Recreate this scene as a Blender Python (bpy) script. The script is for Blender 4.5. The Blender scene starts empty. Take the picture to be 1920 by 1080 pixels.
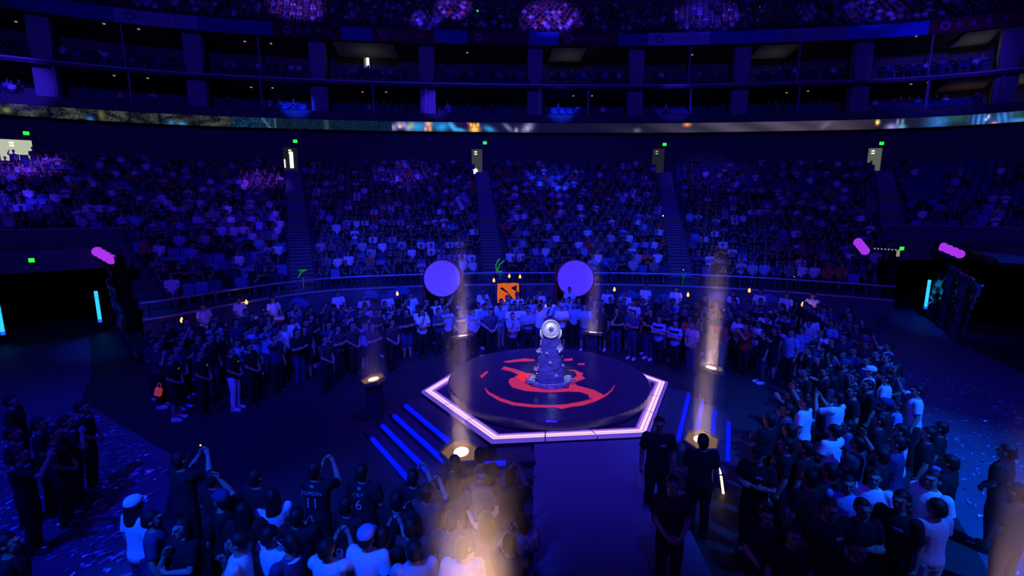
import bpy, bmesh, math, random
import numpy as np
from mathutils import Vector, Matrix
from mathutils.kdtree import KDTree

SC = bpy.context.scene
COL = SC.collection
PI = math.pi
R_ = random.Random(11)

# ------------------------------------------------------------------ camera
F_PX, PITCH, EYE = 900.0, 0.171, 5.2
cd = bpy.data.cameras.new('camera')
cd.sensor_width = 36.0
cd.lens = F_PX / 1920 * 36.0
cd.clip_start, cd.clip_end = 0.05, 400
cam = bpy.data.objects.new('camera', cd)
COL.objects.link(cam)
cam.location = (0, 0, EYE)
cam.rotation_euler = (PI / 2 - PITCH, 0, 0)
SC.camera = cam
CP, SP = math.cos(PITCH), math.sin(PITCH)


def ray(px, py):
    u, v = (px - 960) / F_PX, (540 - py) / F_PX
    return Vector((u, CP + v * SP, -SP + v * CP))


def at(px, py, z):
    """the point of the level z that the photograph shows at a pixel"""
    d = ray(px, py)
    return Vector((0, 0, EYE)) + d * ((z - EYE) / d.z)


def aty(px, py, y):
    d = ray(px, py)
    return Vector((0, 0, EYE)) + d * (y / d.y)


def pj(P):
    P = np.asarray(P, float) - np.array([0, 0, EYE])
    zc = P[..., 1] * CP - P[..., 2] * SP
    yc = P[..., 1] * SP + P[..., 2] * CP
    return np.stack([960 + F_PX * P[..., 0] / zc, 540 - F_PX * yc / zc], -1)


# ------------------------------------------------------------------ world, exposure, lights
w = bpy.data.worlds.new('ambient_fill')
SC.world = w
w.use_nodes = True
bg = w.node_tree.nodes['Background']
bg.inputs[0].default_value = (0.022, 0.008, 0.42, 1)  # even blue fill added in place of room haze and bounced light
bg.inputs[1].default_value = 0.15
vs = SC.view_settings
vs.view_transform = 'Standard'
vs.look = 'None'
vs.exposure = 0.0
vs.gamma = 1.0
vs.use_curve_mapping = False


def spot(name, loc, target, color, power, angle, blend=0.5, size=0.25):
    l = bpy.data.lights.new(name, 'SPOT')
    l.energy, l.color, l.spot_size, l.spot_blend, l.shadow_soft_size = power, color, math.radians(angle), blend, size
    o = bpy.data.objects.new(name, l)
    COL.objects.link(o)
    o.location = loc
    o.rotation_euler = (Vector(target) - Vector(loc)).to_track_quat('-Z', 'Y').to_euler()
    return o


BLUE, CYB, VIO, PUR = (0.006, 0.035, 1.0), (0.004, 0.13, 1.0), (0.05, 0.02, 1.0), (0.13, 0.035, 1.0)
# the blue washes of the lighting rig under the roof, and two added sheeting spots
for nm_, lo_, ta_, co_, pw_, an_, bl_ in (
        ('stage', (0.9, 9, 17), (0.9, 12, 0), (0.10, 0.04, 1.0), 8000, 42, 0.8),
        ('crowd_back', (0, 6, 15), (-0.3, 18, 1), (0.002, 0.055, 1.0), 10500, 34, 0.9),
        ('crowd_left', (-3, 3, 15), (-5.6, 16.5, 1), (0.0, 0.05, 1.0), 6500, 34, 0.9),
        ('crowd_right', (10, 1, 14), (7.4, 7.6, 1), (0.0, 0.10, 1.0), 22000, 38, 0.9),
        ('crowd_right_back', (6, 4, 15), (8.5, 17, 1), (0.008, 0.06, 1.0), 3600, 42, 0.9),
        ('crowd_front', (-5.0, -2, 13), (-3.0, 5.0, 1), (0.0, 0.05, 1.0), 16500, 27, 0.7),
        ('floor_left', (-9, 2, 14), (-9, 8.5, 0), (0.0, 0.01, 1.0), 7500, 54, 0.9),
        ('drummers', (0, 4, 13), (0, 23, 1.5), (0.025, 0.02, 1.0), 8500, 70, 0.7),
        ('stand_left', (-6, 6, 18), (-9.0, 24.5, 2.0), (0.008, 0.05, 1.0), 8500, 26, 1.0),
        ('stand_middle', (0, 6, 18), (-3.5, 26, 2.4), (0.004, 0.06, 1.0), 7000, 32, 1.0),
        ('stand_right', (4, 6, 18), (7.5, 26, 2.6), (0.004, 0.065, 1.0), 10500, 34, 1.0),
        ('added_sheet_left', (-8, 8, 14), (-14.3, 16.8, 1.2), (0.0, 0.06, 1.0), 6500, 14, 0.8),  # spot added for blue glints on the left sheeting
        ('added_sheet_right', (12, 8, 14), (18.6, 19.5, 1.2), (0.0, 0.06, 1.0), 6500, 16, 0.8),  # spot added for blue glints on the right sheeting
        ('floor_right', (10, 3, 15), (10.5, 10, 0), (0.0, 0.02, 1.0), 3600, 50, 0.9),
        ('runner', (1.6, 2, 12), (1.6, 8.0, 0), (0.0, 0.004, 1.0), 700, 16, 1.0),
        ('upper', (0, -8, 20), (2, 44, 15), (0.035, 0.015, 1.0), 17000, 110, 0.6)):
    spot('rig_wash_' + nm_, lo_, ta_, co_, pw_, an_, bl_)


def rig_spot(px, py, depth, rad_px, color, power):
    """a narrow moving-head beam of the rig aimed at one patch of the stands"""
    p = aty(px, py, depth)
    src = Vector((p.x * 0.3, 8.0, 21.0))
    ang = 2 * math.degrees(math.atan(rad_px / F_PX * p.y / (p - src).length))
    spot('rig_moving_head', src, p, color, power * ((6.0 if color is BLUE else 2.4) if 150 < py < 230 else 3.0 if py < 60 else 1.5), ang, 0.75, 0.1)


for a in ((560, 22, 47, 55, PUR, 26000), (800, 42, 46, 34, VIO, 26000), (848, 8, 48, 40, PUR, 26000), (1032, 28, 47, 62, PUR, 30000),
          (1325, 22, 47, 60, VIO, 30000), (1640, 12, 44, 55, VIO, 14000), (555, 190, 42, 33, BLUE, 26000), (818, 192, 43.5, 32, VIO, 22000), (1052, 196, 44, 33, BLUE, 26000),
          (32, 152, 36, 60, VIO, 22000), (1265, 190, 44, 40, VIO, 16000), (50, 350, 34, 82, PUR, 46000), (25, 430, 27, 72, VIO, 26000), (495, 358, 37, 55, PUR, 30000), (765, 335, 40, 58, VIO, 26000),
          (1035, 348, 40, 62, BLUE, 26000), (1760, 110, 40, 110, VIO, 17000), (460, 450, 29, 90, VIO, 9000), (1330, 330, 40, 90, VIO, 12000)):
    rig_spot(*a)
# white light on the trophy
spot('rig_trophy_key', (0.93, 5.0, 9.5), (0.93, 11.25, 1.75), (0.92, 1.0, 0.92), 2900, 9, 0.6, 0.05)


# ------------------------------------------------------------------ materials
def mat(name, col, rough=0.7, metal=0.0, em=None, es=0.0, noise=0.0, nscale=8.0, spec=0.3, bump=0.0, trans=0.0):
    m = bpy.data.materials.new(name)
    m.use_nodes = True
    nt = m.node_tree
    b = nt.nodes['Principled BSDF']
    b.inputs['Base Color'].default_value = (*col, 1)
    b.inputs['Roughness'].default_value = rough
    b.inputs['Metallic'].default_value = metal
    b.inputs['Specular IOR Level'].default_value = spec
    if trans:
        b.inputs['Transmission Weight'].default_value = trans
    if em:
        b.inputs['Emission Color'].default_value = (*em, 1)
        b.inputs['Emission Strength'].default_value = es
    if noise or bump:
        tc = nt.nodes.new('ShaderNodeTexCoord')
        nz = nt.nodes.new('ShaderNodeTexNoise')
        nz.inputs['Scale'].default_value = nscale
        nz.inputs['Detail'].default_value = 4
        nt.links.new(tc.outputs['Object'], nz.inputs['Vector'])
        if noise:
            mx = nt.nodes.new('ShaderNodeMix')
            mx.data_type = 'RGBA'
            mx.inputs['A'].default_value = (*[c * (1 - noise) for c in col], 1)
            mx.inputs['B'].default_value = (*[min(1, c * (1 + noise)) for c in col], 1)
            nt.links.new(nz.outputs['Fac'], mx.inputs['Factor'])
            nt.links.new(mx.outputs['Result'], b.inputs['Base Color'])
        if bump:
            bp = nt.nodes.new('ShaderNodeBump')
            bp.inputs['Strength'].default_value = bump
            bp.inputs['Distance'].default_value = 0.02
            nt.links.new(nz.outputs['Fac'], bp.inputs['Height'])
            nt.links.new(bp.outputs['Normal'], b.inputs['Normal'])
    return m


def glow(name, col, strength):
    return mat(name, (0.01, 0.01, 0.01), 0.5, em=col, es=strength)


M = dict(
    floor=mat('dark_floor_paint', (0.035, 0.035, 0.04), 0.55, noise=0.35, nscale=3, spec=0.2),
    aisle=mat('grey_floor_vinyl', (0.11, 0.12, 0.15), 0.6, noise=0.4, nscale=1.5),
    carpet=mat('blue_grey_carpet', (0.12, 0.13, 0.19), 0.95, noise=0.15, nscale=30, spec=0.05),
    concrete=mat('dark_concrete', (0.10, 0.10, 0.11), 0.85, noise=0.3, nscale=2, spec=0.1),
    step=mat('stair_concrete', (0.09, 0.085, 0.09), 0.8, noise=0.25, nscale=2),
    wall=mat('dark_wall_paint', (0.13, 0.12, 0.13), 0.8, noise=0.2, nscale=1, spec=0.1),
    black=mat('black_metal', (0.012, 0.012, 0.014), 0.5),
    matt=mat('tunnel_dark', (0.012, 0.012, 0.013), 0.95, spec=0.05),  # dark of the tunnel openings put into their wall colour
    lip=mat('pale_metal_rail', (0.45, 0.42, 0.5), 0.4, 0.3),
    column=mat('pale_column_plaster', (0.34, 0.33, 0.36), 0.8, noise=0.1),
    seat=mat('blue_seat_plastic', (0.10, 0.16, 0.42), 0.5, noise=0.1),
    suite=mat('suite_dark_wall', (0.16, 0.15, 0.15), 0.8),
    suitelit=mat('suite_ceiling_lit_tone', (0.42, 0.40, 0.36), 0.8),
    poster=mat('printed_wall_cloth', (0.07, 0.07, 0.10), 0.8, noise=0.95, nscale=2.2),
    skin=mat('skin', (0.42, 0.27, 0.20), 0.55, noise=0.06, nscale=20),
    skin2=mat('tanned_skin', (0.33, 0.20, 0.14), 0.55, noise=0.06, nscale=20),
    feature=mat('eyes_and_brows', (0.02, 0.015, 0.012), 0.4),
    lips=mat('lips', (0.34, 0.13, 0.11), 0.5),
    hair=mat('black_hair', (0.012, 0.011, 0.012), 0.5, bump=0.4, nscale=60),
    white=mat('white_cotton', (0.80, 0.80, 0.80), 0.9, bump=0.25, nscale=9, spec=0.1),
    pale=mat('pale_grey_cotton', (0.45, 0.43, 0.46), 0.9, bump=0.25, nscale=9, spec=0.1),
    pinkc=mat('pale_pink_cotton', (0.62, 0.34, 0.42), 0.9, bump=0.25, nscale=9, spec=0.1),
    bluec=mat('sky_blue_cotton', (0.25, 0.34, 0.62), 0.9, bump=0.25, nscale=9, spec=0.1),
    navy=mat('navy_cotton', (0.04, 0.05, 0.13), 0.9, bump=0.25, nscale=9, spec=0.1),
    dark=mat('black_cotton', (0.022, 0.021, 0.024), 0.9, bump=0.25, nscale=9, spec=0.1),
    char=mat('charcoal_cotton', (0.06, 0.055, 0.065), 0.9, bump=0.25, nscale=9, spec=0.1),
    red=mat('red_cotton', (0.55, 0.05, 0.04), 0.9, spec=0.1),
    orange=mat('orange_cotton', (0.60, 0.16, 0.05), 0.9, spec=0.1),
    denim=mat('dark_denim', (0.035, 0.045, 0.09), 0.9, noise=0.2),
    khaki=mat('grey_trousers', (0.20, 0.19, 0.18), 0.9),
    shoe=mat('pale_shoe', (0.65, 0.65, 0.66), 0.6),
    shoed=mat('dark_shoe', (0.03, 0.03, 0.03), 0.6),
    warm=glow('warm_lamp_glass', (1.0, 0.72, 0.38), 3.0),
    warmdim=glow('warm_kite_glow', (1.0, 0.5, 0.2), 0.20),
    warmhot=glow('warm_lamp_core', (1.0, 0.80, 0.5), 5.0),
    flame=glow('orange_flame', (1.0, 0.33, 0.06), 2.6),
    green=glow('green_sign_light', (0.02, 1.0, 0.08), 1.3),
    greend=glow('green_marker_and_logo_glow', (0.04, 0.8, 0.14), 0.22),
    cyan=glow('cyan_tube_light', (0.02, 0.42, 1.0), 1.7),
    cyanblue=glow('blue_tube_end', (0.01, 0.12, 1.0), 1.2),
    mag=glow('magenta_led_lens', (0.42, 0.035, 0.85), 0.95),
    bluestrip=glow('blue_step_light', (0.0, 0.004, 1.0), 1.6),
    white_l=glow('white_lamp', (1.0, 0.95, 0.82), 1.6),
    dim_l=glow('small_downlight', (1.0, 0.85, 0.8), 0.4),
    phone_l=glow('phone_torch', (0.6, 0.75, 1.0), 8.0),
    silver=mat('polished_silver', (0.82, 0.81, 0.78), 0.35, 0.35),
    gunmetal=mat('aged_silver', (0.36, 0.38, 0.34), 0.4, 0.4),
    crystal=mat('blue_resin_rock', (0.055, 0.045, 0.30), 0.15, noise=0.8, nscale=5, spec=0.6, bump=0.9),
    rock=mat('dark_rock', (0.12, 0.12, 0.17), 0.4, noise=0.6, nscale=9, bump=0.9),
    leaf=mat('silver_leaf', (0.85, 0.87, 0.92), 0.35, 0.3),
    ornament=mat('green_silver_scroll', (0.42, 0.50, 0.44), 0.4, 0.4, noise=0.5, nscale=20),
    drumskin=mat('drum_skin', (0.80, 0.70, 0.68), 0.7, noise=0.05),
    drumred=mat('red_lacquer', (0.50, 0.04, 0.05), 0.35),
    wood=mat('dark_stained_wood', (0.09, 0.05, 0.03), 0.5, noise=0.4, nscale=12),
    orangep=glow('orange_backlit_panel', (1.0, 0.16, 0.035), 0.62),
    corridor=mat('corridor_wall', (0.75, 0.78, 0.68), 0.7),
    drape=mat('shiny_black_sheeting', (0.10, 0.11, 0.14), 0.2, spec=1.0),
    foil=mat('silver_foil_confetti', (0.55, 0.58, 0.65), 0.35, 0.6),
    cloudp=mat('blue_cloud_board', (0.06, 0.13, 0.32), 0.8),
)


# ------------------------------------------------------------------ mesh helpers
def link(name, me, m=None, parent=None, loc=None):
    o = bpy.data.objects.new(name, me)
    COL.objects.link(o)
    if m is not None:
        for x in (m if isinstance(m, (list, tuple)) else [m]):
            me.materials.append(x)
    if parent is not None:
        o.parent = parent
    if loc is not None:
        o.location = loc
    return o


def fin(bm, smooth=False):
    me = bpy.data.meshes.new('m')
    bmesh.ops.recalc_face_normals(bm, faces=bm.faces)
    bm.to_mesh(me)
    bm.free()
    if smooth:
        me.polygons.foreach_set('use_smooth', [True] * len(me.polygons))
    return me


def tag(o, label=None, cat=None, group=None, kind=None):
    if label: o['label'] = label
    if cat: o['category'] = cat
    if group: o['group'] = group
    if kind: o['kind'] = kind
    return o


def empty(name, loc=(0, 0, 0), rz=0.0, label=None, cat=None, group=None):
    o = bpy.data.objects.new(name, None)
    COL.objects.link(o)
    o.location = loc
    o.rotation_euler = (0, 0, rz)
    o.empty_display_size = 0.1
    return tag(o, label, cat, group)


def copy_tree(o, parent=None, swap=None):
    c = o.copy()
    COL.objects.link(c)
    c.parent = parent
    for ch in o.children:
        copy_tree(ch, c)
    return c


def quad(bm, *p):
    return bm.faces.new([bm.verts.new(x) for x in p])


def box(bm, c, s, rot=None):
    g = bmesh.ops.create_cube(bm, size=1.0)['verts']
    mtx = Matrix.Translation(c) @ (rot.to_4x4() if rot is not None else Matrix()) @ Matrix.Diagonal((*s, 1))
    bmesh.ops.transform(bm, matrix=mtx, verts=g)
    return g


def tube(bm, pts, r, seg=8, cap=True):
    """a round tube through points; r a number or one radius a point"""
    pts = [Vector(p) for p in pts]
    rs = r if isinstance(r, (list, tuple)) else [r] * len(pts)
    rings, up = [], None
    for i, p in enumerate(pts):
        d = (pts[min(i + 1, len(pts) - 1)] - pts[max(i - 1, 0)])
        d.normalize()
        if up is None:
            up = Vector((0, 0, 1)) if abs(d.z) < 0.9 else Vector((0, 1, 0))
        a = d.cross(up)
        a.normalize()
        b = a.cross(d)
        up = b
        rings.append([bm.verts.new(p + (a * math.cos(k * 2 * PI / seg) + b * math.sin(k * 2 * PI / seg)) * rs[i]) for k in range(seg)])
    for q, t in zip(rings, rings[1:]):
        for k in range(seg):
            bm.faces.new((q[k], q[(k + 1) % seg], t[(k + 1) % seg], t[k]))
    if cap:
        bm.faces.new(rings[0][::-1])
        bm.faces.new(rings[-1])


def lathe(bm, prof, c=(0, 0, 0), seg=24, axis=None):
    """turn a profile of (radius, height) about a vertical axis (or about AXIS) at c"""
    c = Vector(c)
    q = Vector(axis).to_track_quat('Z', 'Y').to_matrix() if axis is not None else Matrix.Identity(3)
    rings = []
    for r, z in prof:
        if r < 1e-5:
            rings.append([bm.verts.new(c + q @ Vector((0, 0, z)))])
        else:
            rings.append([bm.verts.new(c + q @ Vector((r * math.cos(k * 2 * PI / seg), r * math.sin(k * 2 * PI / seg), z))) for k in range(seg)])
    for a, b in zip(rings, rings[1:]):
        for k in range(seg):
            k2 = (k + 1) % seg
            f = [a[k % len(a)], a[k2 % len(a)], b[k2 % len(b)], b[k % len(b)]]
            f = list(dict.fromkeys(f))
            if len(f) > 2:
                bm.faces.new(f)


def prism(bm, poly, z0, z1):
    lo = [bm.verts.new((x, y, z0)) for x, y in poly]
    hi = [bm.verts.new((x, y, z1)) for x, y in poly]
    n = len(poly)
    for k in range(n):
        bm.faces.new((lo[k], lo[(k + 1) % n], hi[(k + 1) % n], hi[k]))
    bm.faces.new(lo[::-1])
    bm.faces.new(hi)


def ell(bm, c, rx, ry, rz, seg=16, rot=None):
    g = bmesh.ops.create_uvsphere(bm, u_segments=seg, v_segments=max(6, seg // 2 + 2), radius=1.0)['verts']
    mtx = Matrix.Translation(c) @ (rot.to_4x4() if rot is not None else Matrix()) @ Matrix.Diagonal((rx, ry, rz, 1))
    bmesh.ops.transform(bm, matrix=mtx, verts=g)


def structure(name, bm, m, smooth=False):
    return tag(link(name, fin(bm, smooth), m), kind='structure')


# ------------------------------------------------------------------ plan of the bowl
FK = {-2: (-30, -8), -1: (-25, 4), 0: (-17.5, 13.8), 0.4: (-12.8, 16.2), 0.7: (-11.2, 18.9), 1: (-9.4, 21.3), 1.5: (-5.5, 23.0), 2: (-1, 23.7), 2.5: (4, 23.8),
      3: (8.5, 23.2), 3.6: (13, 21.4), 4: (16.3, 19.3), 5: (23, 11), 6: (27, 1), 7: (29, -9)}
WK = {-2: (-50, 8), -1: (-45, 24), 0: (-36.6, 35.2), 0.5: (-28, 39.5), 1: (-18.6, 41.9), 1.5: (-11, 43.1), 2: (-3, 43.8), 2.5: (5, 44.2), 3: (13.6, 44.2),
      3.5: (23, 43.3), 4: (31.6, 42.0), 4.5: (37.5, 39.6), 5: (43.0, 35.0), 6: (50, 22), 7: (54, 6)}


def curve(K):
    ts = sorted(K)
    P = np.array([K[t] for t in ts], float)
    T = np.array(ts, float)
    D = np.gradient(P, T, axis=0)

    def f(t):
        t = np.clip(np.asarray(t, float), T[0], T[-1] - 1e-6)
        i = np.clip(np.searchsorted(T, t, side='right') - 1, 0, len(T) - 2)
        hh = (T[i + 1] - T[i])
        s = ((t - T[i]) / hh)[..., None]
        hh = hh[..., None]
        return (P[i] * (2 * s**3 - 3 * s**2 + 1) + D[i] * hh * (s**3 - 2 * s**2 + s) + P[i + 1] * (-2 * s**3 + 3 * s**2) + D[i + 1] * hh * (s**3 - s**2))
    return f


FC, WC = curve(FK), curve(WK)


def RC(t, u):
    return FC(t) * (1 - u) + WC(t) * u


def WO(t, d, z=None):
    """a point d metres outward of the back curve"""
    t = np.asarray(t, float)
    p = WC(t)
    g = WC(t + 0.01) - WC(t - 0.01)
    g = g / np.linalg.norm(g, axis=-1, keepdims=True)
    q = p + np.stack([-g[..., 1], g[..., 0]], -1) * d
    if z is None:
        return q
    return np.concatenate([q, np.full(q.shape[:-1] + (1,), z)], -1)


TS = np.linspace(-1.9, 6.9, 265)


def t_at(px, z, d=0.0):
    """where along the back curve (d outward, level z) the photograph's column px falls"""
    T = np.linspace(-1.2, 6.2, 1500)
    x = pj(WO(T, d, z))[:, 0]
    return float(T[np.argmin(np.abs(x - px))])


def sweep(profile, ts=TS, close=False, fn=WO):
    """a strip along the bowl through a profile of (outward, level)"""
    bm = bmesh.new()
    rows = [[bm.verts.new(p) for p in fn(np.array(ts), d, z)] for d, z in profile]
    if close:
        rows.append(rows[0])
    for a, b in zip(rows, rows[1:]):
        for k in range(len(ts) - 1):
            bm.faces.new((a[k], a[k + 1], b[k + 1], b[k]))
    return bm


# ------------------------------------------------------------------ floor
bm = bmesh.new()
prism(bm, [(-70, -20), (70, -20), (70, 75), (-70, 75)], -0.3, 0.0)
structure('floor', bm, M['floor'])
bm = bmesh.new()
prism(bm, [(-3.6, 3.0), (-6.9, 9.2), (-11.6, 12.2), (-13.2, 14.4), (-16.9, 18.6), (-20.0, 15.4), (-17.5, 11.5), (-14.5, 8), (-11, 3.0)], -0.05, 0.006)
structure('floor_walkway_west', bm, M['aisle'])
bm = bmesh.new()
prism(bm, [(5.2, 3.0), (7.6, 7.5), (9.6, 10.6), (12.2, 14.5), (14.9, 19.6), (17.2, 23.6), (20.2, 23.6), (16.9, 17.0), (14.5, 10), (12, 3.0)], -0.05, 0.006)
structure('floor_walkway_east', bm, M['aisle'])
bm = bmesh.new()
prism(bm, [(0.30, 6.3), (2.85, 6.3), (2.95, 2.5), (0.2, 2.5)], -0.05, 0.02)
structure('floor_carpet_runner', bm, M['carpet'])

# ------------------------------------------------------------------ lower bowl
NROW, Z0, DZ = 24, 1.2, 0.29
U0, U1 = 0.075, 0.955
UI = [U0 + (U1 - U0) * i / (NROW - 1) for i in range(NROW)]
ZI = [Z0 + DZ * i for i in range(NROW)]
T_L, T_R, Z_CUT = 0.4, 3.95, 3.4
AISLES = [(-0.02, 0.0), (1.0, 0.0), (2.02, 0.0), (3.0, 0.0), (4.0, 0.0)]


def t_low(i):
    return T_L - 0.09 * i / 8


def row_open(t, i):
    return ZI[i] >= Z_CUT or (t_low(i) <= t <= T_R)


bm = bmesh.new()
ts = np.unique(np.concatenate([TS, [T_L, T_R], [t_low(i) for i in range(9)]]))
for i in range(NROW):
    ua, ub = UI[i] - 0.5 * (UI[1] - UI[0]), UI[i] + 0.5 * (UI[1] - UI[0])
    if i == NROW - 1: ub = 1.02
    if i == 0: ua = 0.0
    A, B = RC(ts, ua), RC(ts, ub)
    zlo = ZI[i] - DZ if i else 0.0
    for k in range(len(ts) - 1):
        tm = 0.5 * (ts[k] + ts[k + 1])
        if not row_open(tm, i):
            continue
        z = ZI[i]
        quad(bm, (*A[k], zlo), (*A[k + 1], zlo), (*A[k + 1], z), (*A[k], z))
        quad(bm, (*A[k], z), (*A[k + 1], z), (*B[k + 1], z), (*B[k], z))
# the ends of the lower rows beside the two tunnels
for T in (T_L, T_R):
    for i in range(NROW):
        if ZI[i] < Z_CUT:
            ua, ub = (0.0 if i == 0 else UI[i] - 0.5 * (UI[1] - UI[0])), UI[i] + 0.5 * (UI[1] - UI[0])
            if T == T_L: T_ = t_low(i)
            else: T_ = T
            a, b = RC(T_, ua), RC(T_, ub)
            quad(bm, (*a, 0), (*b, 0), (*b, ZI[i]), (*a, ZI[i]))
bmesh.ops.remove_doubles(bm, verts=bm.verts, dist=0.002)
tag(link('floor_terrace', fin(bm), M['concrete']), kind='structure')

# front wall with its printed cloth, lip and rail
tf = np.linspace(T_L, T_R, 90)


def FO(t, d, z=None):
    t = np.asarray(t, float)
    g = FC(t + 0.01) - FC(t - 0.01)
    g = g / np.linalg.norm(g, axis=-1, keepdims=True)
    q = FC(t) + np.stack([-g[..., 1], g[..., 0]], -1) * d
    return q if z is None else np.concatenate([q, np.full(q.shape[:-1] + (1,), z)], -1)


structure('wall_front', sweep([(-0.02, 0.0), (-0.02, 1.25), (0.06, 1.25), (0.06, 0.0)], tf, True, FO), M['poster'])
bm = sweep([(-0.06, 1.25), (-0.06, 1.31), (0.1, 1.31), (0.1, 1.25)], tf, True, FO)
structure('trim_1', bm, M['lip'])
rail = empty('guard_rail', (0, 0, 0), 0, 'pale tube guard rail along the top of the front wall', 'railing')
bm = bmesh.new()
tube(bm, [Vector(p) for p in FO(tf, 0.02, 1.86)], 0.035, 6)
link('handrail', fin(bm), M['lip'], rail)
bm = bmesh.new()
tube(bm, [Vector(p) for p in FO(tf, 0.02, 1.6)], 0.018, 5)
link('midrail', fin(bm), M['black'], rail)
for t in np.linspace(T_L + 0.02, T_R - 0.02, 34):
    p = FO(t, 0.02)
    bm = bmesh.new()
    tube(bm, [(*p, 1.31), (*p, 1.86)], 0.022, 5)
    link('rail_post', fin(bm), M['black'], rail)

# stair aisles: two half-steps a row
DESC = ['dark stair aisle of the stand above the left tunnel', 'dark stair aisle rising from the wall between the two crowded left blocks', 'dark stair aisle in the shadow behind the big drums',
        'dark stair aisle with pale step edges between the right blocks', 'dark stair aisle beside the mostly empty right block']
for n, (ta, _d) in enumerate(AISLES):
    bm = bmesh.new()
    bm2 = bmesh.new()
    for i in range(NROW):
        if n in (0, 4) and ZI[i] < Z_CUT + 0.4:
            continue
        for hf in (0, 1):
            u = UI[i] + (hf - 0.5) * 0.5 * (UI[1] - UI[0])
            p = RC(ta, u)
            p2 = RC(ta, u + 0.01)
            g = (p2 - p) / np.linalg.norm(p2 - p)
            rot = Matrix.Rotation(math.atan2(g[1], g[0]) - PI / 2, 3, 'Z')
            dpt = 0.5 * np.linalg.norm(RC(ta, UI[1]) - RC(ta, UI[0]))
            zt = ZI[i] + 0.02 + hf * DZ * 0.5
            box(bm, (*p, zt - 0.15), (1.15, dpt, 0.3), rot)
            q = p - g * dpt * 0.5
            box(bm2, (*q, zt - 0.01), (1.1, 0.05, 0.03), rot)
    st = tag(link('stair_aisle', fin(bm), M['step']), DESC[n], 'stairs')
    link('step_edge', fin(bm2), M['lip'], st)

# back wall of the lower bowl, ribbon, suites, upper deck
structure('wall_back', sweep([(0.6, 7.0), (0.6, 11.55), (0.3, 11.55)]), M['wall'])
structure('ceiling_concourse', sweep([(0.3, 11.5), (0.0, 11.5), (0.0, 12.5), (-0.02, 12.62), (6, 12.62)]), M['wall'])
structure('wall_parapet', sweep([(-0.06, 12.32), (-0.06, 13.0), (0.04, 13.0), (0.04, 12.5)], close=True), M['wall'])
structure('wall_suite_lower', sweep([(5.2, 12.6), (5.2, 15.4)]), M['suite'])
structure('floor_balcony', sweep([(-0.1, 15.2), (-0.1, 15.52), (6, 15.52), (6, 15.2)], close=True), M['wall'])
structure('trim_2', sweep([(-0.14, 15.42), (-0.14, 15.53), (-0.02, 15.53), (-0.02, 15.42)], close=True), M['lip'])
structure('wall_suite_upper', sweep([(5.2, 15.5), (5.2, 18.9)]), M['suite'])
structure('ceiling_suite', sweep([(-0.05, 18.72), (6.0, 18.72)]), M['suite'])
structure('wall_fascia', sweep([(-0.1, 18.66), (-0.1, 19.72), (0.5, 19.72), (0.5, 18.8)], close=True), M['wall'])
UR, UD, UZ = 9, 0.8, 0.52
prof = [(0.3, 19.6)]
for k in range(UR):
    prof += [(0.6 + k * UD, 19.7 + k * UZ), (0.6 + (k + 1) * UD, 19.7 + k * UZ)]
prof += [(0.6 + UR * UD, 27.0)]
structure('floor_upper_terrace', sweep(prof), M['concrete'])

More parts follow.
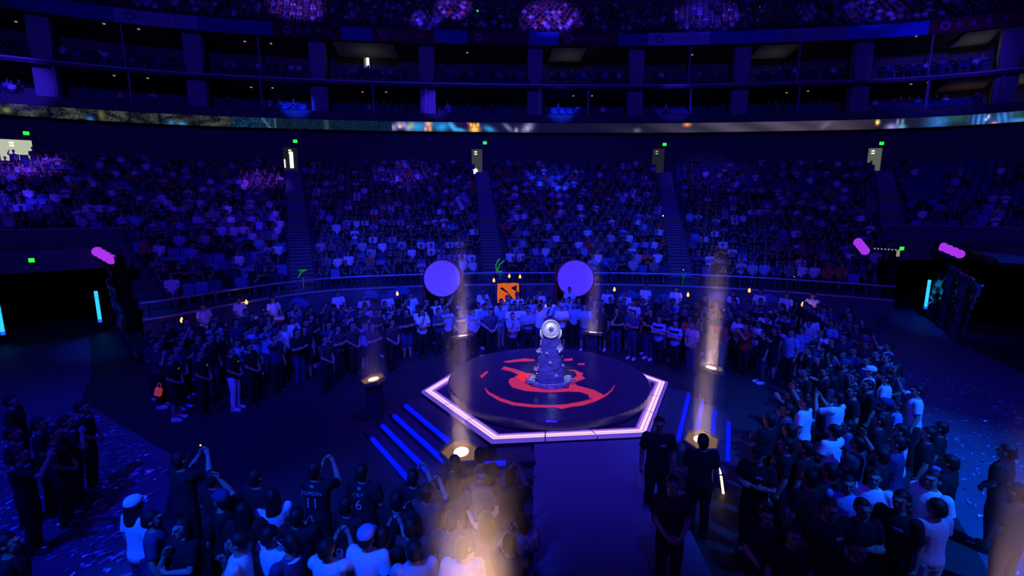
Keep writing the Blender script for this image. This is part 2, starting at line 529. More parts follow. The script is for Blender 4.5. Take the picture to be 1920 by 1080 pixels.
# ------------------------------------------------------------------ ribbon screen
def paint(px, v):
    """the moving pictures on the ribbon screen, by bearing (px) and height (v, 0 below - 1 above); linear RGB"""
    n = R_.random()
    def blob(cx, cv, rx, rv): return math.exp(-(((px - cx) / rx)**2 + ((v - cv) / rv)**2))
    c = np.array([0.006, 0.006, 0.03])
    if px < 436:
        g = 0.45 + 0.3 * math.sin(px * 0.11 + 2.2 * math.sin(v * 4 + px * 0.02)) + 0.35 * (n - 0.5)
        c = np.array([0.050, 0.058, 0.034]) * max(0.06, g * (0.5 + 0.7 * math.sin(px * 0.035)**2) * (0.6 + 0.8 * n))
        for cx in (8, 92, 178 + 10 * v, 243, 300): c = c * (1 - 0.9 * blob(cx, 0.5, 5, 2))
        c = c + np.array([0.01, 0.16, 0.45]) * (blob(168, 0.1, 6, 0.2) + blob(320, 0.15, 5, 0.25) + blob(340, 0.1, 8, 0.2)) + np.array([0.2, 0.2, 0.05]) * (blob(190, 0.6 + 0, 5, 0.5) * 0.5 + blob(12, 0.4, 7, 0.2))
    elif px < 735:
        g = max(0, n - 0.35)
        c = np.array([0.004, 0.022, 0.036]) * (0.35 + g) if px > 515 else np.array([0.008, 0.05, 0.11]) * (0.2 + 1.4 * g * (n > 0.5))
        c = c + np.array([0.06, 0.08, 0.08]) * (blob(492 + (1 - v) * 14, 0.5, 3, 2) + blob(516, 0.5, 1.5, 2) + blob(612, 0.5, 4, 2) * 0.5)
    elif px < 1010:
        for cx in (738, 748, 757, 765): c = c + np.array([0.30, 0.28, 0.55]) * blob(cx, 0.35 + 0.3 * (cx in (748, 757)), 5, 0.3)
        c = c + np.array([0.9, 0.45, 0.05]) * blob(750, 0.45, 3, 0.15) + np.array([0.25, 0.3, 0.05]) * blob(771, 0.6, 6, 0.4)
        c = c + np.array([0.02, 0.30, 0.75]) * (blob(785, 0.45, 12, 0.5) + blob(826 + 6 * v, 0.5, 11, 0.45)) + np.array([0.0, 0.12, 0.2]) * blob(812, 0.8, 12, 0.4)
        c = c + np.array([1.1, 0.38, 0.05]) * (blob(803, 0.8, 5, 0.25) + 0.9 * blob(806, 0.25, 3, 0.3) + blob(798, 0.25, 2.5, 0.2))
        c = c + np.array([0.05, 0.4, 0.9]) * (blob(848 + 10 * (0.6 - v), 0.55, 5, 0.5) + blob(862 - 20 * (v - 0.2), 0.2, 8, 0.18))
        c = c + np.array([1.6, 0.75, 0.04]) * (blob(890, 0.25, 7, 0.32) + blob(883, 0.75, 2.2, 0.16) + blob(889, 0.7, 2.2, 0.16) + blob(896, 0.75, 2.2, 0.16)) + np.array([0.8, 0.02, 0.06]) * blob(878, 0.92, 2, 0.14)
        c = c + np.array([0.02, 0.30, 0.62]) * blob(916 + 14 * (0.4 - v), 0.32, 8, 0.3)
        c = c + np.array([0.30, 0.32, 0.50]) * (blob(985 + 8 * v, 0.5, 8, 0.5) * (0.5 + n) + blob(968, 0.2, 3, 0.25) + 0.5 * blob(950 + 14 * (0.7 - v), 0.5, 5, 0.4))
    elif px < 1640:
        g = math.exp(-((px - 1400) / 170)**2)
        c = np.array([0.005, 0.004, 0.014]) + np.array([0.066, 0.058, 0.088]) * g * (0.75 + 0.35 * math.sin(px * 0.06 + 3 * v)) + np.array([0.035, 0.02, 0.03]) * math.exp(-((px - 1560) / 90)**2)
        c = c + np.array([0.9, 0.3, 0.05]) * blob(1288, 0.85, 6, 0.2) + np.array([0.06, 0.06, 0.09]) * blob(1540 + 14 * v, 0.5, 8, 0.4) + np.array([0.1, 0.1, 0.16]) * blob(1195, 0.25, 6, 0.2)
    else:
        c = np.array([0.008, 0.012, 0.03])
        c = c + np.array([1.8, 1.1, 0.25]) * blob(1645, 0.7, 3, 0.2) + np.array([0.30, 0.25, 0.70]) * blob(1672, 0.15, 9, 0.3) + np.array([0.1, 0.35, 0.7]) * blob(1691, 0.15, 7, 0.22) + np.array([0.2, 0.25, 0.4]) * (blob(1683, 0.65, 2.5, 0.3) + blob(1692, 0.65, 2.5, 0.3))
        c = c + np.array([0.012, 0.09, 0.28]) * (blob(1752, 0.5, 16, 0.8) + blob(1766, 0.5, 14, 0.7)) * (0.6 + 0.8 * n) + np.array([0.012, 0.06, 0.03]) * (blob(1795, 0.8, 20, 0.5) + blob(1908, 0.9, 12, 0.6))
        c = c + np.array([0.04, 0.22, 0.75]) * (blob(1838, 0.45, 15, 0.7) * (0.7 + 0.5 * math.sin(px * 0.6)) + blob(1878 + 4 * v, 0.5, 15, 0.7) * (0.7 + 0.4 * math.sin(px * 0.5 + 3 * v))) + np.array([0.03, 0.25, 0.6]) * blob(1912, 0.15, 18, 0.2)
        c = c + np.array([0.8, 0.9, 1.0]) * (blob(1853, 0.7, 2, 0.15) + blob(1849, 0.45, 2, 0.12)) + np.array([0.8, 0.25, 0.15]) * blob(1866, 0.03, 5, 0.12)
    return np.maximum(c, 0)


def led_material(name, attr, strength):
    m = bpy.data.materials.new(name)
    m.use_nodes = True
    nt = m.node_tree
    b = nt.nodes['Principled BSDF']
    b.inputs['Base Color'].default_value = (0.008, 0.008, 0.01, 1)
    a = nt.nodes.new('ShaderNodeAttribute')
    a.attribute_name = attr
    nt.links.new(a.outputs['Color'], b.inputs['Emission Color'])
    b.inputs['Emission Strength'].default_value = strength
    return m


rib = empty('ribbon_screen', (0, 0, 0), 0, 'long curved ribbon screen of moving pictures on the wall above the lower stand', 'screen')
bm = sweep([(-0.03, 11.46), (-0.14, 11.46), (-0.14, 12.31), (-0.03, 12.31)], close=True)
link('housing', fin(bm), M['black'], rib)
ta_, tb_ = t_at(-60, 12, -.15), t_at(1985, 12, -.15)
NX, NV = 1000, 9
tt = np.linspace(ta_, tb_, NX + 1)
V = np.concatenate([WO(tt, -0.15, 11.5 + 0.79 * j / NV) for j in range(NV + 1)])
Fc = [(j * (NX + 1) + k, j * (NX + 1) + k + 1, (j + 1) * (NX + 1) + k + 1, (j + 1) * (NX + 1) + k) for j in range(NV) for k in range(NX)]
me = bpy.data.meshes.new('m')
me.from_pydata([tuple(v) for v in V], [], Fc)
pxs = pj(WO(0.5 * (tt[1:] + tt[:-1]), -0.15, 11.9))[:, 0]
cols = np.array([[*paint(pxs[k], (j + 0.5) / NV), 1] for j in range(NV) for k in range(NX)], dtype=np.float32)
ca = me.color_attributes.new('picture', 'FLOAT_COLOR', 'CORNER')
ca.data.foreach_set('color', np.repeat(cols, 4, axis=0).ravel())
link('screen_face', me, led_material('ribbon_led', 'picture', 1.0), rib)

# ------------------------------------------------------------------ fascia banners
BN = [(20, 212, (0.03, 0.06, 0.30), 'plain dark blue'), (212, 370, (0.34, 0.28, 0.46), 'pale violet lettered'), (370, 510, (0.03, 0.07, 0.34), 'plain deep blue'), (512, 640, (0.16, 0.02, 0.05), 'maroon five-character'),
      (640, 698, (0.03, 0.08, 0.42), 'short plain blue'), (698, 815, (0.30, 0.03, 0.06), 'red lettered'), (815, 875, (0.03, 0.08, 0.45), 'short blue'), (875, 990, (0.20, 0.03, 0.07), 'dim maroon lettered'),
      (992, 1047, (0.04, 0.12, 0.60), 'bright short blue'), (1047, 1158, (0.16, 0.02, 0.06), 'dark maroon lettered'), (1160, 1213, (0.03, 0.07, 0.36), 'short dark blue'), (1215, 1332, (0.50, 0.45, 0.75), 'pale lilac lettered'),
      (1332, 1455, (0.04, 0.10, 0.50), 'medium blue'), (1455, 1590, (0.26, 0.20, 0.46), 'violet lettered'), (1590, 1740, (0.04, 0.16, 0.75), 'bright blue'), (1742, 1930, (0.22, 0.02, 0.05), 'maroon badge')]
for n, (a, b, c, d) in enumerate(BN):
    t0, t1 = t_at(a, 19.2, -.12), t_at(b, 19.2, -.12)
    tt = np.linspace(t0, t1, 8)
    m = mat('banner_cloth', c, 0.8, spec=0.1)
    o = tag(link('fascia_banner', fin(sweep([(-0.11, 18.7), (-0.135, 18.7), (-0.135, 19.7), (-0.11, 19.7)], tt, True)), m), f'{d} banner on the upper deck front' + (' below the purple-lit crowd patch' if n == 8 else f', {["first","second","third","fourth","fifth","sixth","seventh","eighth","ninth","tenth","eleventh","twelfth","thirteenth","fourteenth","fifteenth","last"][n]} from the left end'), 'banner', 'banners on the upper deck front')
    if 'letter' in d or 'char' in d or 'badge' in d:
        bm = bmesh.new()
        light = sum(c) > 0.8
        k = 5 if ('char' in d or 'badge' in d) else 9
        for q in range(k):
            t = t0 + (t1 - t0) * (0.18 + 0.62 * q / (k - 1))
            p = WO(t, -0.14)
            g = WC(t + 0.01) - WC(t - 0.01)
            ang = math.atan2(g[1], g[0])
            rot = Matrix.Rotation(ang, 3, 'Z')
            if q == 0:
                for s in range(14):
                    aa, r = s * 2 * PI / 14, 0.26
                    box(bm, (p[0] + math.cos(ang) * r * math.cos(aa), p[1] + math.sin(ang) * r * math.cos(aa), 19.2 + r * math.sin(aa)), (0.12, 0.02, 0.10), rot)
            else:
                s = 0.30 if k == 5 else 0.18
                for (ox, oz, sx, sz) in ((0, .5, .8, .12), (0, 0, 1, .12), (0, -.5, .7, .12), (-.1, 0, .12, 1.1), (.35, -.2, .12, .6)):
                    box(bm, (p[0] + math.cos(ang) * ox * s, p[1] + math.sin(ang) * ox * s, 19.2 + oz * s), (sx * s, 0.02, sz * s), rot)
        link('lettering', fin(bm), mat('banner_letters', (0.10, 0.03, 0.12) if light else (0.36, 0.28, 0.55), 0.8), o)

# ------------------------------------------------------------------ columns, posts, suite fittings
for n, px in enumerate((77, 365, 597, 802, 1002, 1192, 1388, 1615, 1893)):
    t = t_at(px, 17, 1.2)
    p = WO(t, 1.2)
    g = WC(t + 0.01) - WC(t - 0.01)
    root = empty('pillar', (*p, 12.6), math.atan2(g[1], g[0]), f'pale square pillar of the two suite levels, {["first","second","third","fourth","fifth","sixth","seventh","eighth","last"][n]} from the left', 'pillar', 'pillars of the suite levels')
    bm = bmesh.new(); box(bm, (0, 0, 1.3), (1.35, 0.9, 2.6)); link('shaft', fin(bm), M['column'], root)
    bm = bmesh.new()
    prism(bm, [(-0.45, -0.35), (0.45, -0.35), (0.45, 0.35), (-0.45, 0.35)], 2.92, 4.0)
    for v in bm.verts:
        if v.co.z > 3.5: v.co.x *= 1.45; v.co.y *= 1.3
    g0 = box(bm, (0, 0, 5.06), (1.3, 0.92, 2.1))
    link('capital', fin(bm), M['column'], root)
POSTS = [(103, 0), (232, 1), (245, 0), (487, 1), (491, 0), (700, 0), (799, 0), (1011, 0), (1103, 0), (1199, 0), (1293, 1), (1294, 0), (1498, 1), (1497, 0), (1611, 0), (1746, 1), (1738, 0), (1877, 0)]
for n, (px, lev) in enumerate(POSTS):
    z0, z1 = (15.52, 18.72) if lev else (12.62, 15.2)
    p = WO(t_at(px, (z0 + z1) / 2, 0.1), 0.1)
    bm = bmesh.new()
    tube(bm, [(*p, z0), (*p, z1)], 0.07 if px not in (103, 1738) else 0.11, 6)
    tag(link('railing_post', fin(bm), M['lip']), 'thin round post at the front of the ' + ('upper' if lev else 'lower') + ' suite balcony', 'post', ('upper' if lev else 'lower') + ' balcony posts')

for n, (px, py) in enumerate([(195, 45), (260, 55), (459, 78), (508, 82), (30, 41), (214, 142), (277, 147), (471, 164), (511, 165), (508, 82), (680, 173), (724, 173), (876, 99), (1075, 180), (1110, 180), (1298, 103), (1475, 174), (1515, 171), (1718, 68), (1708, 158), (1740, 155)]):
    up = py < 120
    z = 18.68 if up else 15.17
    p = at(px, py, z)
    bm = bmesh.new()
    lathe(bm, [(0.0, -0.02), (0.07, -0.02), (0.085, 0.03), (0.0, 0.03)], p, 10)
    tag(link('downlight', fin(bm), M['dim_l']), 'tiny round downlight in the ceiling of the ' + ('upper' if up else 'lower') + ' suites', 'ceiling light', ('upper' if up else 'lower') + ' suite downlights')

# suites that are lit: a point lamp and a paler, lit copy of the ceiling
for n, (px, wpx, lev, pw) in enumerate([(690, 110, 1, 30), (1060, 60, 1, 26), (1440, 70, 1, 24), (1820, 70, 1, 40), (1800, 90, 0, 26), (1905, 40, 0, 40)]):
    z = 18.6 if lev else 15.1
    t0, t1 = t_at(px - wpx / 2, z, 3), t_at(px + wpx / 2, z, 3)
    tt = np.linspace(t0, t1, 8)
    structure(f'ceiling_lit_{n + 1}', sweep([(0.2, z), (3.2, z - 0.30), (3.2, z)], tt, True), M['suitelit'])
    p = WO(t0 * .45 + t1 * .55, 1.8)
    lo = bpy.data.lights.new('suite_lamp', 'POINT')
    lo.energy, lo.color, lo.shadow_soft_size = pw * 0.11, ((1.0, 0.95, 0.75) if n != 4 else (1.0, 0.5, 0.3)), 0.2
    oo = bpy.data.objects.new('suite_lamp', lo); COL.objects.link(oo); oo.location = (*p, z - 1.5)
# a lit doorway at the back of the upper suite
p = aty(686, 112, 47.6)
bm = bmesh.new(); box(bm, p + Vector((0, 0.3, 0)), (0.55, 0.2, 1.3))
dr = tag(link('door_6', fin(bm), M['corridor']), kind='structure')
bm = bmesh.new(); box(bm, p + Vector((-0.02, 0.12, 0.42)), (0.5, 0.1, 0.36)); box(bm, p + Vector((0.12, 0.12, -0.15)), (0.2, 0.08, 0.7))
link('glowing_pane', fin(bm), M['white_l'], dr)  # panes glow in place of light from behind

# ------------------------------------------------------------------ doorways of the concourse with their green signs
DOORS = [(31, 262, 318, 45, 0.75, 'white_l', (48, 250)), (545, 277, 330, 24, 0.01, 'white_l', (555, 265)), (894, 280, 318, 19, 0.06, 'warm', (909, 268)), (1233, 279, 314, 22, 0.02, 'white_l', (1245, 271)), (1638, 278, 332, 23, 0.16, 'white_l', (1653, 269))]
SIGN_AT = ['over the bright white doorway above the left block', 'over the doorway with figures in it', 'over the doorway in the dark middle', 'over the dim doorway behind the right middle block', 'over the pale doorway beside the empty block']
for n, (px, y0, y1, wpx, lit, lm, sg) in enumerate(DOORS):
    t = t_at(px, 9.3, 0.55)
    p = Vector((*WO(t, 0.55), 8.0))
    g = WC(t + 0.01) - WC(t - 0.01)
    ang = math.atan2(g[1], g[0])
    D = p.y
    ztop, wd = aty(px, y0, D).z, wpx / F_PX * D
    hgt = ztop - 8.0
    dr = empty(f'door_{n + 1}', p, ang)
    tag(dr, kind='structure')
    bm = bmesh.new()
    for sx in (-1, 1): box(bm, (sx * (wd / 2 + 0.06), -0.06, hgt / 2), (0.12, 0.2, hgt))
    box(bm, (0, -0.06, hgt + 0.08), (wd + 0.4, 0.24, 0.16))
    link('door_frame', fin(bm), M['wall'], dr)
    bm = bmesh.new()
    box(bm, (0, 0.02, hgt / 2), (wd, 0.04, hgt))
    link('corridor_glow_panel', fin(bm), mat('corridor_glow', (0.06, 0.06, 0.055), 0.8, em=(0.62, 0.68, 0.52), es=lit), dr)  # flat glowing panel, corridor light put in as emission
    bm = bmesh.new()
    for k in (0, 1): box(bm, (-wd * 0.12 + (0.1 if n == 1 else 0), -0.02, hgt - 0.22 - 0.2 * k), (0.22, 0.06, 0.09))
    link('corridor_lamp', fin(bm), (M['warm'], M['white_l'], M['white_l'], M['dim_l'], M['white_l'])[n], dr)
    if n == 1:
        bm = bmesh.new(); box(bm, (0.05, -0.03, hgt * 0.5), (0.28, 0.04, 1.35)); box(bm, (-0.5, -0.03, hgt * .35), (0.08, 0.04, 0.7))
        link('doorway_glow_bars', fin(bm), M['white_l'], dr)  # glowing bars put in for the brighter light inside this doorway
    if n == 2:
        bm = bmesh.new(); ell(bm, (-0.2, -0.05, hgt * 0.1), 0.25, 0.08, 0.25, 8)
        link('warm_glow', fin(bm), M['warm'], dr)  # glowing ball put in for warm light low in the doorway
    # sign
    q = WO(t_at(sg[0], 10.4, 0.3), 0.3)
    zs = aty(sg[0], sg[1], q[1]).z
    sgn = empty('exit_sign', (*q, zs), ang, 'small green lit exit sign ' + SIGN_AT[n], 'exit sign', None)
    bm = bmesh.new(); box(bm, (0, 0.12, 0), (0.40, 0.36, 0.30)); link('sign_case', fin(bm), M['black'], sgn)
    bm = bmesh.new(); box(bm, (0, -0.07, 0), (0.33, 0.02, 0.25)); link('sign_face', fin(bm), M['green'], sgn)
for px, py, z, lb in ((59, 488, 3.35, 'over the left tunnel mouth'), (1691, 466, 3.35, 'over the right tunnel mouth'), (634, 11, 22, 'in the upper deck above the purple crowd patch'), (895, 21, 22, 'in the upper deck between two purple crowd patches'), (1426, 15, 22, 'in the upper deck above the medium blue banner')):
    q = aty(px, py, 17.4 if px < 100 else 21.0 if px < 1700 and py > 400 else 49.0)
    sgn = empty('exit_sign', q, 0.5 if px < 100 else -0.3 if px > 1600 else 0, 'small green lit exit sign ' + lb, 'exit sign')
    s = 1.0 if py > 400 else 1.3
    bm = bmesh.new(); box(bm, (0, 0.16, 0), (0.2 * s, 0.3, 0.2 * s)); link('sign_case', fin(bm), M['black'], sgn)
    bm = bmesh.new(); box(bm, (0, -0.0, 0), (0.16 * s, 0.02, 0.15 * s)); link('sign_face', fin(bm), M['green'], sgn)

# ------------------------------------------------------------------ tunnels under the corner stands
def lintel(name, pts, z0, z1, th=0.3, m='wall'):
    bm = bmesh.new()
    for a, b in zip(pts, pts[1:]):
        a, b = Vector(a), Vector(b)
        d = (b - a).normalized()
        nrm = Vector((-d.y, d.x)) * th
        prism(bm, [a, b, b + nrm, a + nrm], z0, z1)
    return structure(name, bm, M[m])


# left tunnel: mouth from (-16.6,18.6) to (-21.5,14.4)
structure_pts = [(-27.0, 9.5), (-21.6, 14.3), (-15.5, 19.4)]
lintel('wall_tunnel_west', structure_pts, 2.75, 3.55)
bm = bmesh.new(); prism(bm, [(-27.0, 9.5), (-21.6, 14.3), (-15.6, 19.3), (-20.6, 25.4), (-22.5, 27.5), (-36, 18)], 3.2, 3.3)
structure('ceiling_tunnel_west', bm, M['wall'])
bm = bmesh.new(); prism(bm, [(-20.5, 25.2), (-28.8, 18.0), (-29.1, 18.3), (-20.8, 25.5)], 0, 3.2)
structure('wall_tunnel_west_back', bm, M['matt'])
bm = bmesh.new(); prism(bm, [(-21.6, 14.3), (-28.8, 18.0), (-28.9, 17.6), (-21.7, 13.9)], 0, 3.2)
structure('wall_tunnel_west_side', bm, M['matt'])
bm = bmesh.new(); prism(bm, [(-15.9, 19.0), (-20.8, 24.9), (-20.5, 25.1), (-15.5, 19.1)], 0, 3.2)
structure('wall_tunnel_west_inner', bm, M['matt'])
# right tunnel
lintel('wall_tunnel_east', [(16.9, 21.3), (20.9, 22.3), (18.6, 16.0)], 2.75, 3.55)
bm = bmesh.new(); prism(bm, [(16.9, 21.2), (20.8, 22.2), (17.2, 16.9), (26, 6), (36, 20), (30, 24), (22.0, 28.0)], 3.2, 3.3)
structure('ceiling_tunnel_east', bm, M['wall'])
bm = bmesh.new(); prism(bm, [(21.8, 27.9), (30, 23.0), (30.3, 23.4), (22.0, 28.3)], 0, 3.2)
structure('wall_tunnel_east_back', bm, M['matt'])
bm = bmesh.new(); prism(bm, [(16.75, 20.7), (22.0, 27.7), (21.7, 27.9), (16.45, 20.8)], 0, 3.2)
structure('wall_tunnel_east_inner', bm, M['matt'])
# stand faces above the tunnels (parapets)
i0 = next(i for i in range(NROW) if ZI[i] >= Z_CUT)
ua = UI[i0] - 0.5 * (UI[1] - UI[0])


def RO(u):
    def f(t, d, z):
        q = RC(np.asarray(t, float), u)
        r = q / np.linalg.norm(q, axis=-1, keepdims=True)
        q = q + r * d
        return np.concatenate([q, np.full(q.shape[:-1] + (1,), z)], -1)
    return f


for nm, a, b in (('west', -1.6, T_L), ('east', T_R, 5.6)):
    structure('wall_stand_' + nm, sweep([(-0.1, 3.15), (-0.1, 4.05), (0.04, 4.05), (0.04, 3.15)], np.linspace(a, b, 60), True, RO(ua)), M['wall'])
    structure('trim_stand_' + nm, sweep([(-0.14, 4.05), (-0.14, 4.11), (0.08, 4.11), (0.08, 4.05)], np.linspace(a, b, 60), True, RO(ua)), M['column'])


# crumpled black sheeting beside the tunnels
def crumple(a, b, z0, z1, n=26, m_=18, amp=0.16, seed=3):
    rr = random.Random(seed)
    a, b = Vector((*a, 0)), Vector((*b, 0))
    d = (b - a)
    nr = Vector((d.y, -d.x, 0)).normalized()
    bm = bmesh.new()
    G = []
    for i in range(n + 1):
        s = i / n
        top = z1(s)
        G.append([])
        for j in range(m_ + 1):
            q = j / m_
            off = amp * (math.sin(s * 19 + 3 * q) * 0.5 + rr.uniform(-0.55, 0.55)) + (1 - q) * 0.25
            G[-1].append(bm.verts.new(a + d * s + nr * off + Vector((0, 0, z0 + (top - z0) * q))))
    for i in range(n):
        for j in range(m_):
            bm.faces.new((G[i][j], G[i + 1][j], G[i + 1][j + 1], G[i][j + 1]))
    me = fin(bm, True)
    return me


def solid(o, th=0.01):
    md = o.modifiers.new('thickness', 'SOLIDIFY'); md.thickness = th
    return o


o = solid(link('hanging_sheet', crumple((-12.5, 15.0), (-15.75, 18.5), 0.02, lambda s: 1.1 + 1.75 * s), M['drape']))
tag(o, 'crumpled shiny black sheeting on the stand end beside the left tunnel', 'drape')
o = solid(link('hanging_sheet', crumple((20.0, 22.2), (17.1, 17.2), 0.02, lambda s: 2.75 - 0.4 * s, seed=8), M['drape']))
tag(o, 'crumpled shiny black sheeting along the wall beside the right tunnel', 'drape')


def led_tube(px, py0, py1, z0, label):
    p = at(px, py1, z0)
    top = aty(px, py0, p.y).z
    root = empty('light_tube', p, 0, label, 'light')
    hh = top - z0
    bm = bmesh.new(); tube(bm, [(0, 0, 0.13), (0, 0, hh * 0.78)], 0.062, 8); link('lit_tube', fin(bm), M['cyan'], root)
    bm = bmesh.new(); tube(bm, [(0, 0, hh * 0.80), (0, 0, hh)], 0.062, 8); link('dim_tube', fin(bm), M['cyan'], root)
    bm = bmesh.new(); tube(bm, [(0, 0, 0.0), (0, 0, 0.12)], 0.066, 8); link('tube_end', fin(bm), M['cyanblue'], root)
    bm = bmesh.new(); tube(bm, [(0, 0.09, -z0), (0, 0.09, hh)], 0.03, 6); box(bm, (0, 0.09, -z0 + 0.015), (0.3, 0.3, 0.03)); link('stand', fin(bm), M['black'], root)


led_tube(188, 546, 604, 0.35, 'cyan light tube standing beside the crumpled sheeting of the left tunnel')
led_tube(6, 574, 628, 0.3, 'cyan light tube at the outer edge of the left tunnel')
led_tube(1735, 525, 579, 0.35, 'cyan light tube standing beside the crumpled sheeting of the right tunnel')


def par_bar(px0, py0, px1, py1, D, label):
    """four round lenses in a row on a bar, hung below the stand"""
    a, b = aty(px0, py0, D), aty(px1, py1, D - 0.1)
    c = (a + b) / 2
    root = empty('stage_light_bar', c, 0, label, 'stage light')
    d = (b - a)
    to = (Vector((0.9, 11.6, 2.5)) - c).normalized()
    to = (to + Vector((0, -0.9, 0.25))).normalized()
    rot = d.normalized().to_track_quat('X', 'Z').to_matrix()
    bm = bmesh.new(); box(bm, (0, 0.16, 0), (d.length + 0.35, 0.2, 0.26), rot)
    tube(bm, [(0, 0.2, 0), (0, 0.8, 0.15)], 0.04, 6)
    link('light_housing', fin(bm), M['black'], root)
    for k in range(4):
        q = d * (k / 3 - 0.5)
        bm = bmesh.new(); lathe(bm, [(0.0, 0.03), (0.17, 0.0), (0.19, -0.06), (0.0, -0.06)], q, 14, to)
        link('lens', fin(bm, False), M['mag'], root)


par_bar(183, 472, 208, 486, 18.3, 'four magenta lenses of the stage light at the left tunnel corner')
par_bar(1609, 454, 1622, 470, 21.5, 'four magenta lenses of the upright stage light left of the right tunnel')
par_bar(1769, 463, 1800, 476, 21.0, 'four magenta lenses of the slanting stage light over the right sheeting')
# string of small work lights over the right tunnel; bracket given their glow
root = empty('work_light_string', aty(1665, 467, 20.4), 0, 'string of dim yellow work lights over the right tunnel mouth', 'light string')
a, b = aty(1640, 466, 20.4), aty(1686, 469, 20.4)
bm = bmesh.new(); tube(bm, [a - root.location, b - root.location], 0.012, 5); link('cable', fin(bm), M['black'], root)
for k in range(8):
    bm = bmesh.new(); ell(bm, a.lerp(b, k / 7) - root.location, 0.045, 0.03, 0.03, 8); link('lamp_bulb', fin(bm), mat('dim_work_lamp', (0.05, 0.05, 0.04), em=(0.55, 0.5, 0.3), es=0.5) if k == 0 else bpy.data.materials['dim_work_lamp'], root)
bm = bmesh.new(); box(bm, aty(1684, 475, 20.35) - root.location, (0.11, 0.05, 0.27)); link('bracket', fin(bm), bpy.data.materials['dim_work_lamp'], root)

# green lit shapes at the foot of the stair aisles
for n, (px, py, D, s, m, lb, pts) in enumerate([(170, 439, 24, 1.0, 'greend', 'dim green lit V-shaped marker at the foot of the stairs over the left tunnel', [[(-.22, .25), (-.1, -.25)], [(.2, .25), (.1, -.25)], [(-.15, -.05), (.15, -.05)]]),
                                                 (567, 512, 22.4, 1.0, 'greend', 'green lit slanting marker on the stairs between the left blocks', [[(-.2, -.2), (-.05, .05), (.2, .16)], [(-.18, .12), (.2, .16)]]),
                                                 (937, 498, 24.6, 1.25, 'greend', 'green lit plant-shaped marker above the orange panel', [[(-.12, -.25), (-.16, .0), (-.05, .25)], [(-.1, -.22), (.0, .05), (.2, .22)], [(-.12, -.25), (.12, -.25)], [(-.05, .25), (.02, .27)]]),
                                                 (1281, 517, 24.2, 0.6, 'greend', 'small green lit marker at the foot of the stairs between the right blocks', [[(-.2, -.2), (-.05, .25)], [(.05, -.2), (.2, .25)]])]):
    p = aty(px, py, D)
    bm = bmesh.new()
    for q in pts:
        tube(bm, [(x * s, 0, z * s) for x, z in q], 0.028 * s, 5)
    tube(bm, [(0, .02, -.2 * s), (0, .02, -.75)], 0.012, 4)
    tag(link('stair_marker', fin(bm), M[m], None, p), lb, 'light')

# ------------------------------------------------------------------ seats
def seat_mesh():
    bm = bmesh.new()
    G = [[bm.verts.new((x, -0.14 - 0.09 * (z / 0.45) - 0.03 * math.cos(x * 6), 0.42 + z)) for x in (-0.22, -0.11, 0.11, 0.22)] for z in (0, 0.22, 0.43)]
    for a, b in zip(G, G[1:]):
        for k in range(3): bm.faces.new((a[k], a[k + 1], b[k + 1], b[k]))
    bmesh.ops.solidify(bm, geom=bm.faces[:], thickness=0.04)
    box(bm, (0, 0.05, 0.42), (0.44, 0.40, 0.06))
    box(bm, (0, 0.0, 0.2), (0.06, 0.2, 0.4))
    return fin(bm)


SEAT = seat_mesh()
SEAT.materials.append(M['seat'])


def bulk(name, src, places, mat_of=None, mats=None):
    """one mesh of many copies of src: places (x, y, z, rz, scale)"""
    n, k = len(src.vertices), len(src.polygons)
    co = np.empty(n * 3, np.float32); src.vertices.foreach_get('co', co); co = co.reshape(-1, 3)
    tot = np.empty(k, np.int32); src.polygons.foreach_get('loop_total', tot)
    L = len(src.loops)
    vi = np.empty(L, np.int32); src.loops.foreach_get('vertex_index', vi)
    mi = np.empty(k, np.int32); src.polygons.foreach_get('material_index', mi)
    P = np.array(places, np.float32)
    c, s = np.cos(P[:, 3]), np.sin(P[:, 3])
    X = co[None] * P[:, 4, None, None]
    out = np.empty((len(P), n, 3), np.float32)
    out[..., 0] = X[..., 0] * c[:, None] - X[..., 1] * s[:, None] + P[:, 0, None]
    out[..., 1] = X[..., 0] * s[:, None] + X[..., 1] * c[:, None] + P[:, 1, None]
    out[..., 2] = X[..., 2] + P[:, 2, None]
    lv = (vi[None] + (np.arange(len(P)) * n)[:, None]).ravel()
    return out.reshape(-1, 3), lv, np.tile(tot, len(P)), np.tile(mi, len(P)).reshape(len(P), k)


def bulk_mesh(chunks):
    me = bpy.data.meshes.new('m')
    V = np.concatenate([c[0] for c in chunks])
    offs = np.cumsum([0] + [len(c[0]) for c in chunks])
    LV = np.concatenate([c[1] + o for c, o in zip(chunks, offs)]).astype(np.int32)
    T = np.concatenate([c[2] for c in chunks]).astype(np.int32)
    MI = np.concatenate([c[3].ravel() for c in chunks]).astype(np.int32)
    me.vertices.add(len(V)); me.vertices.foreach_set('co', V.ravel().astype(np.float32))
    me.loops.add(len(LV)); me.loops.foreach_set('vertex_index', LV)
    me.polygons.add(len(T))
    me.polygons.foreach_set('loop_start', np.concatenate([[0], np.cumsum(T)[:-1]]).astype(np.int32))
    me.polygons.foreach_set('material_index', MI)
    me.update(calc_edges=True)
    return me


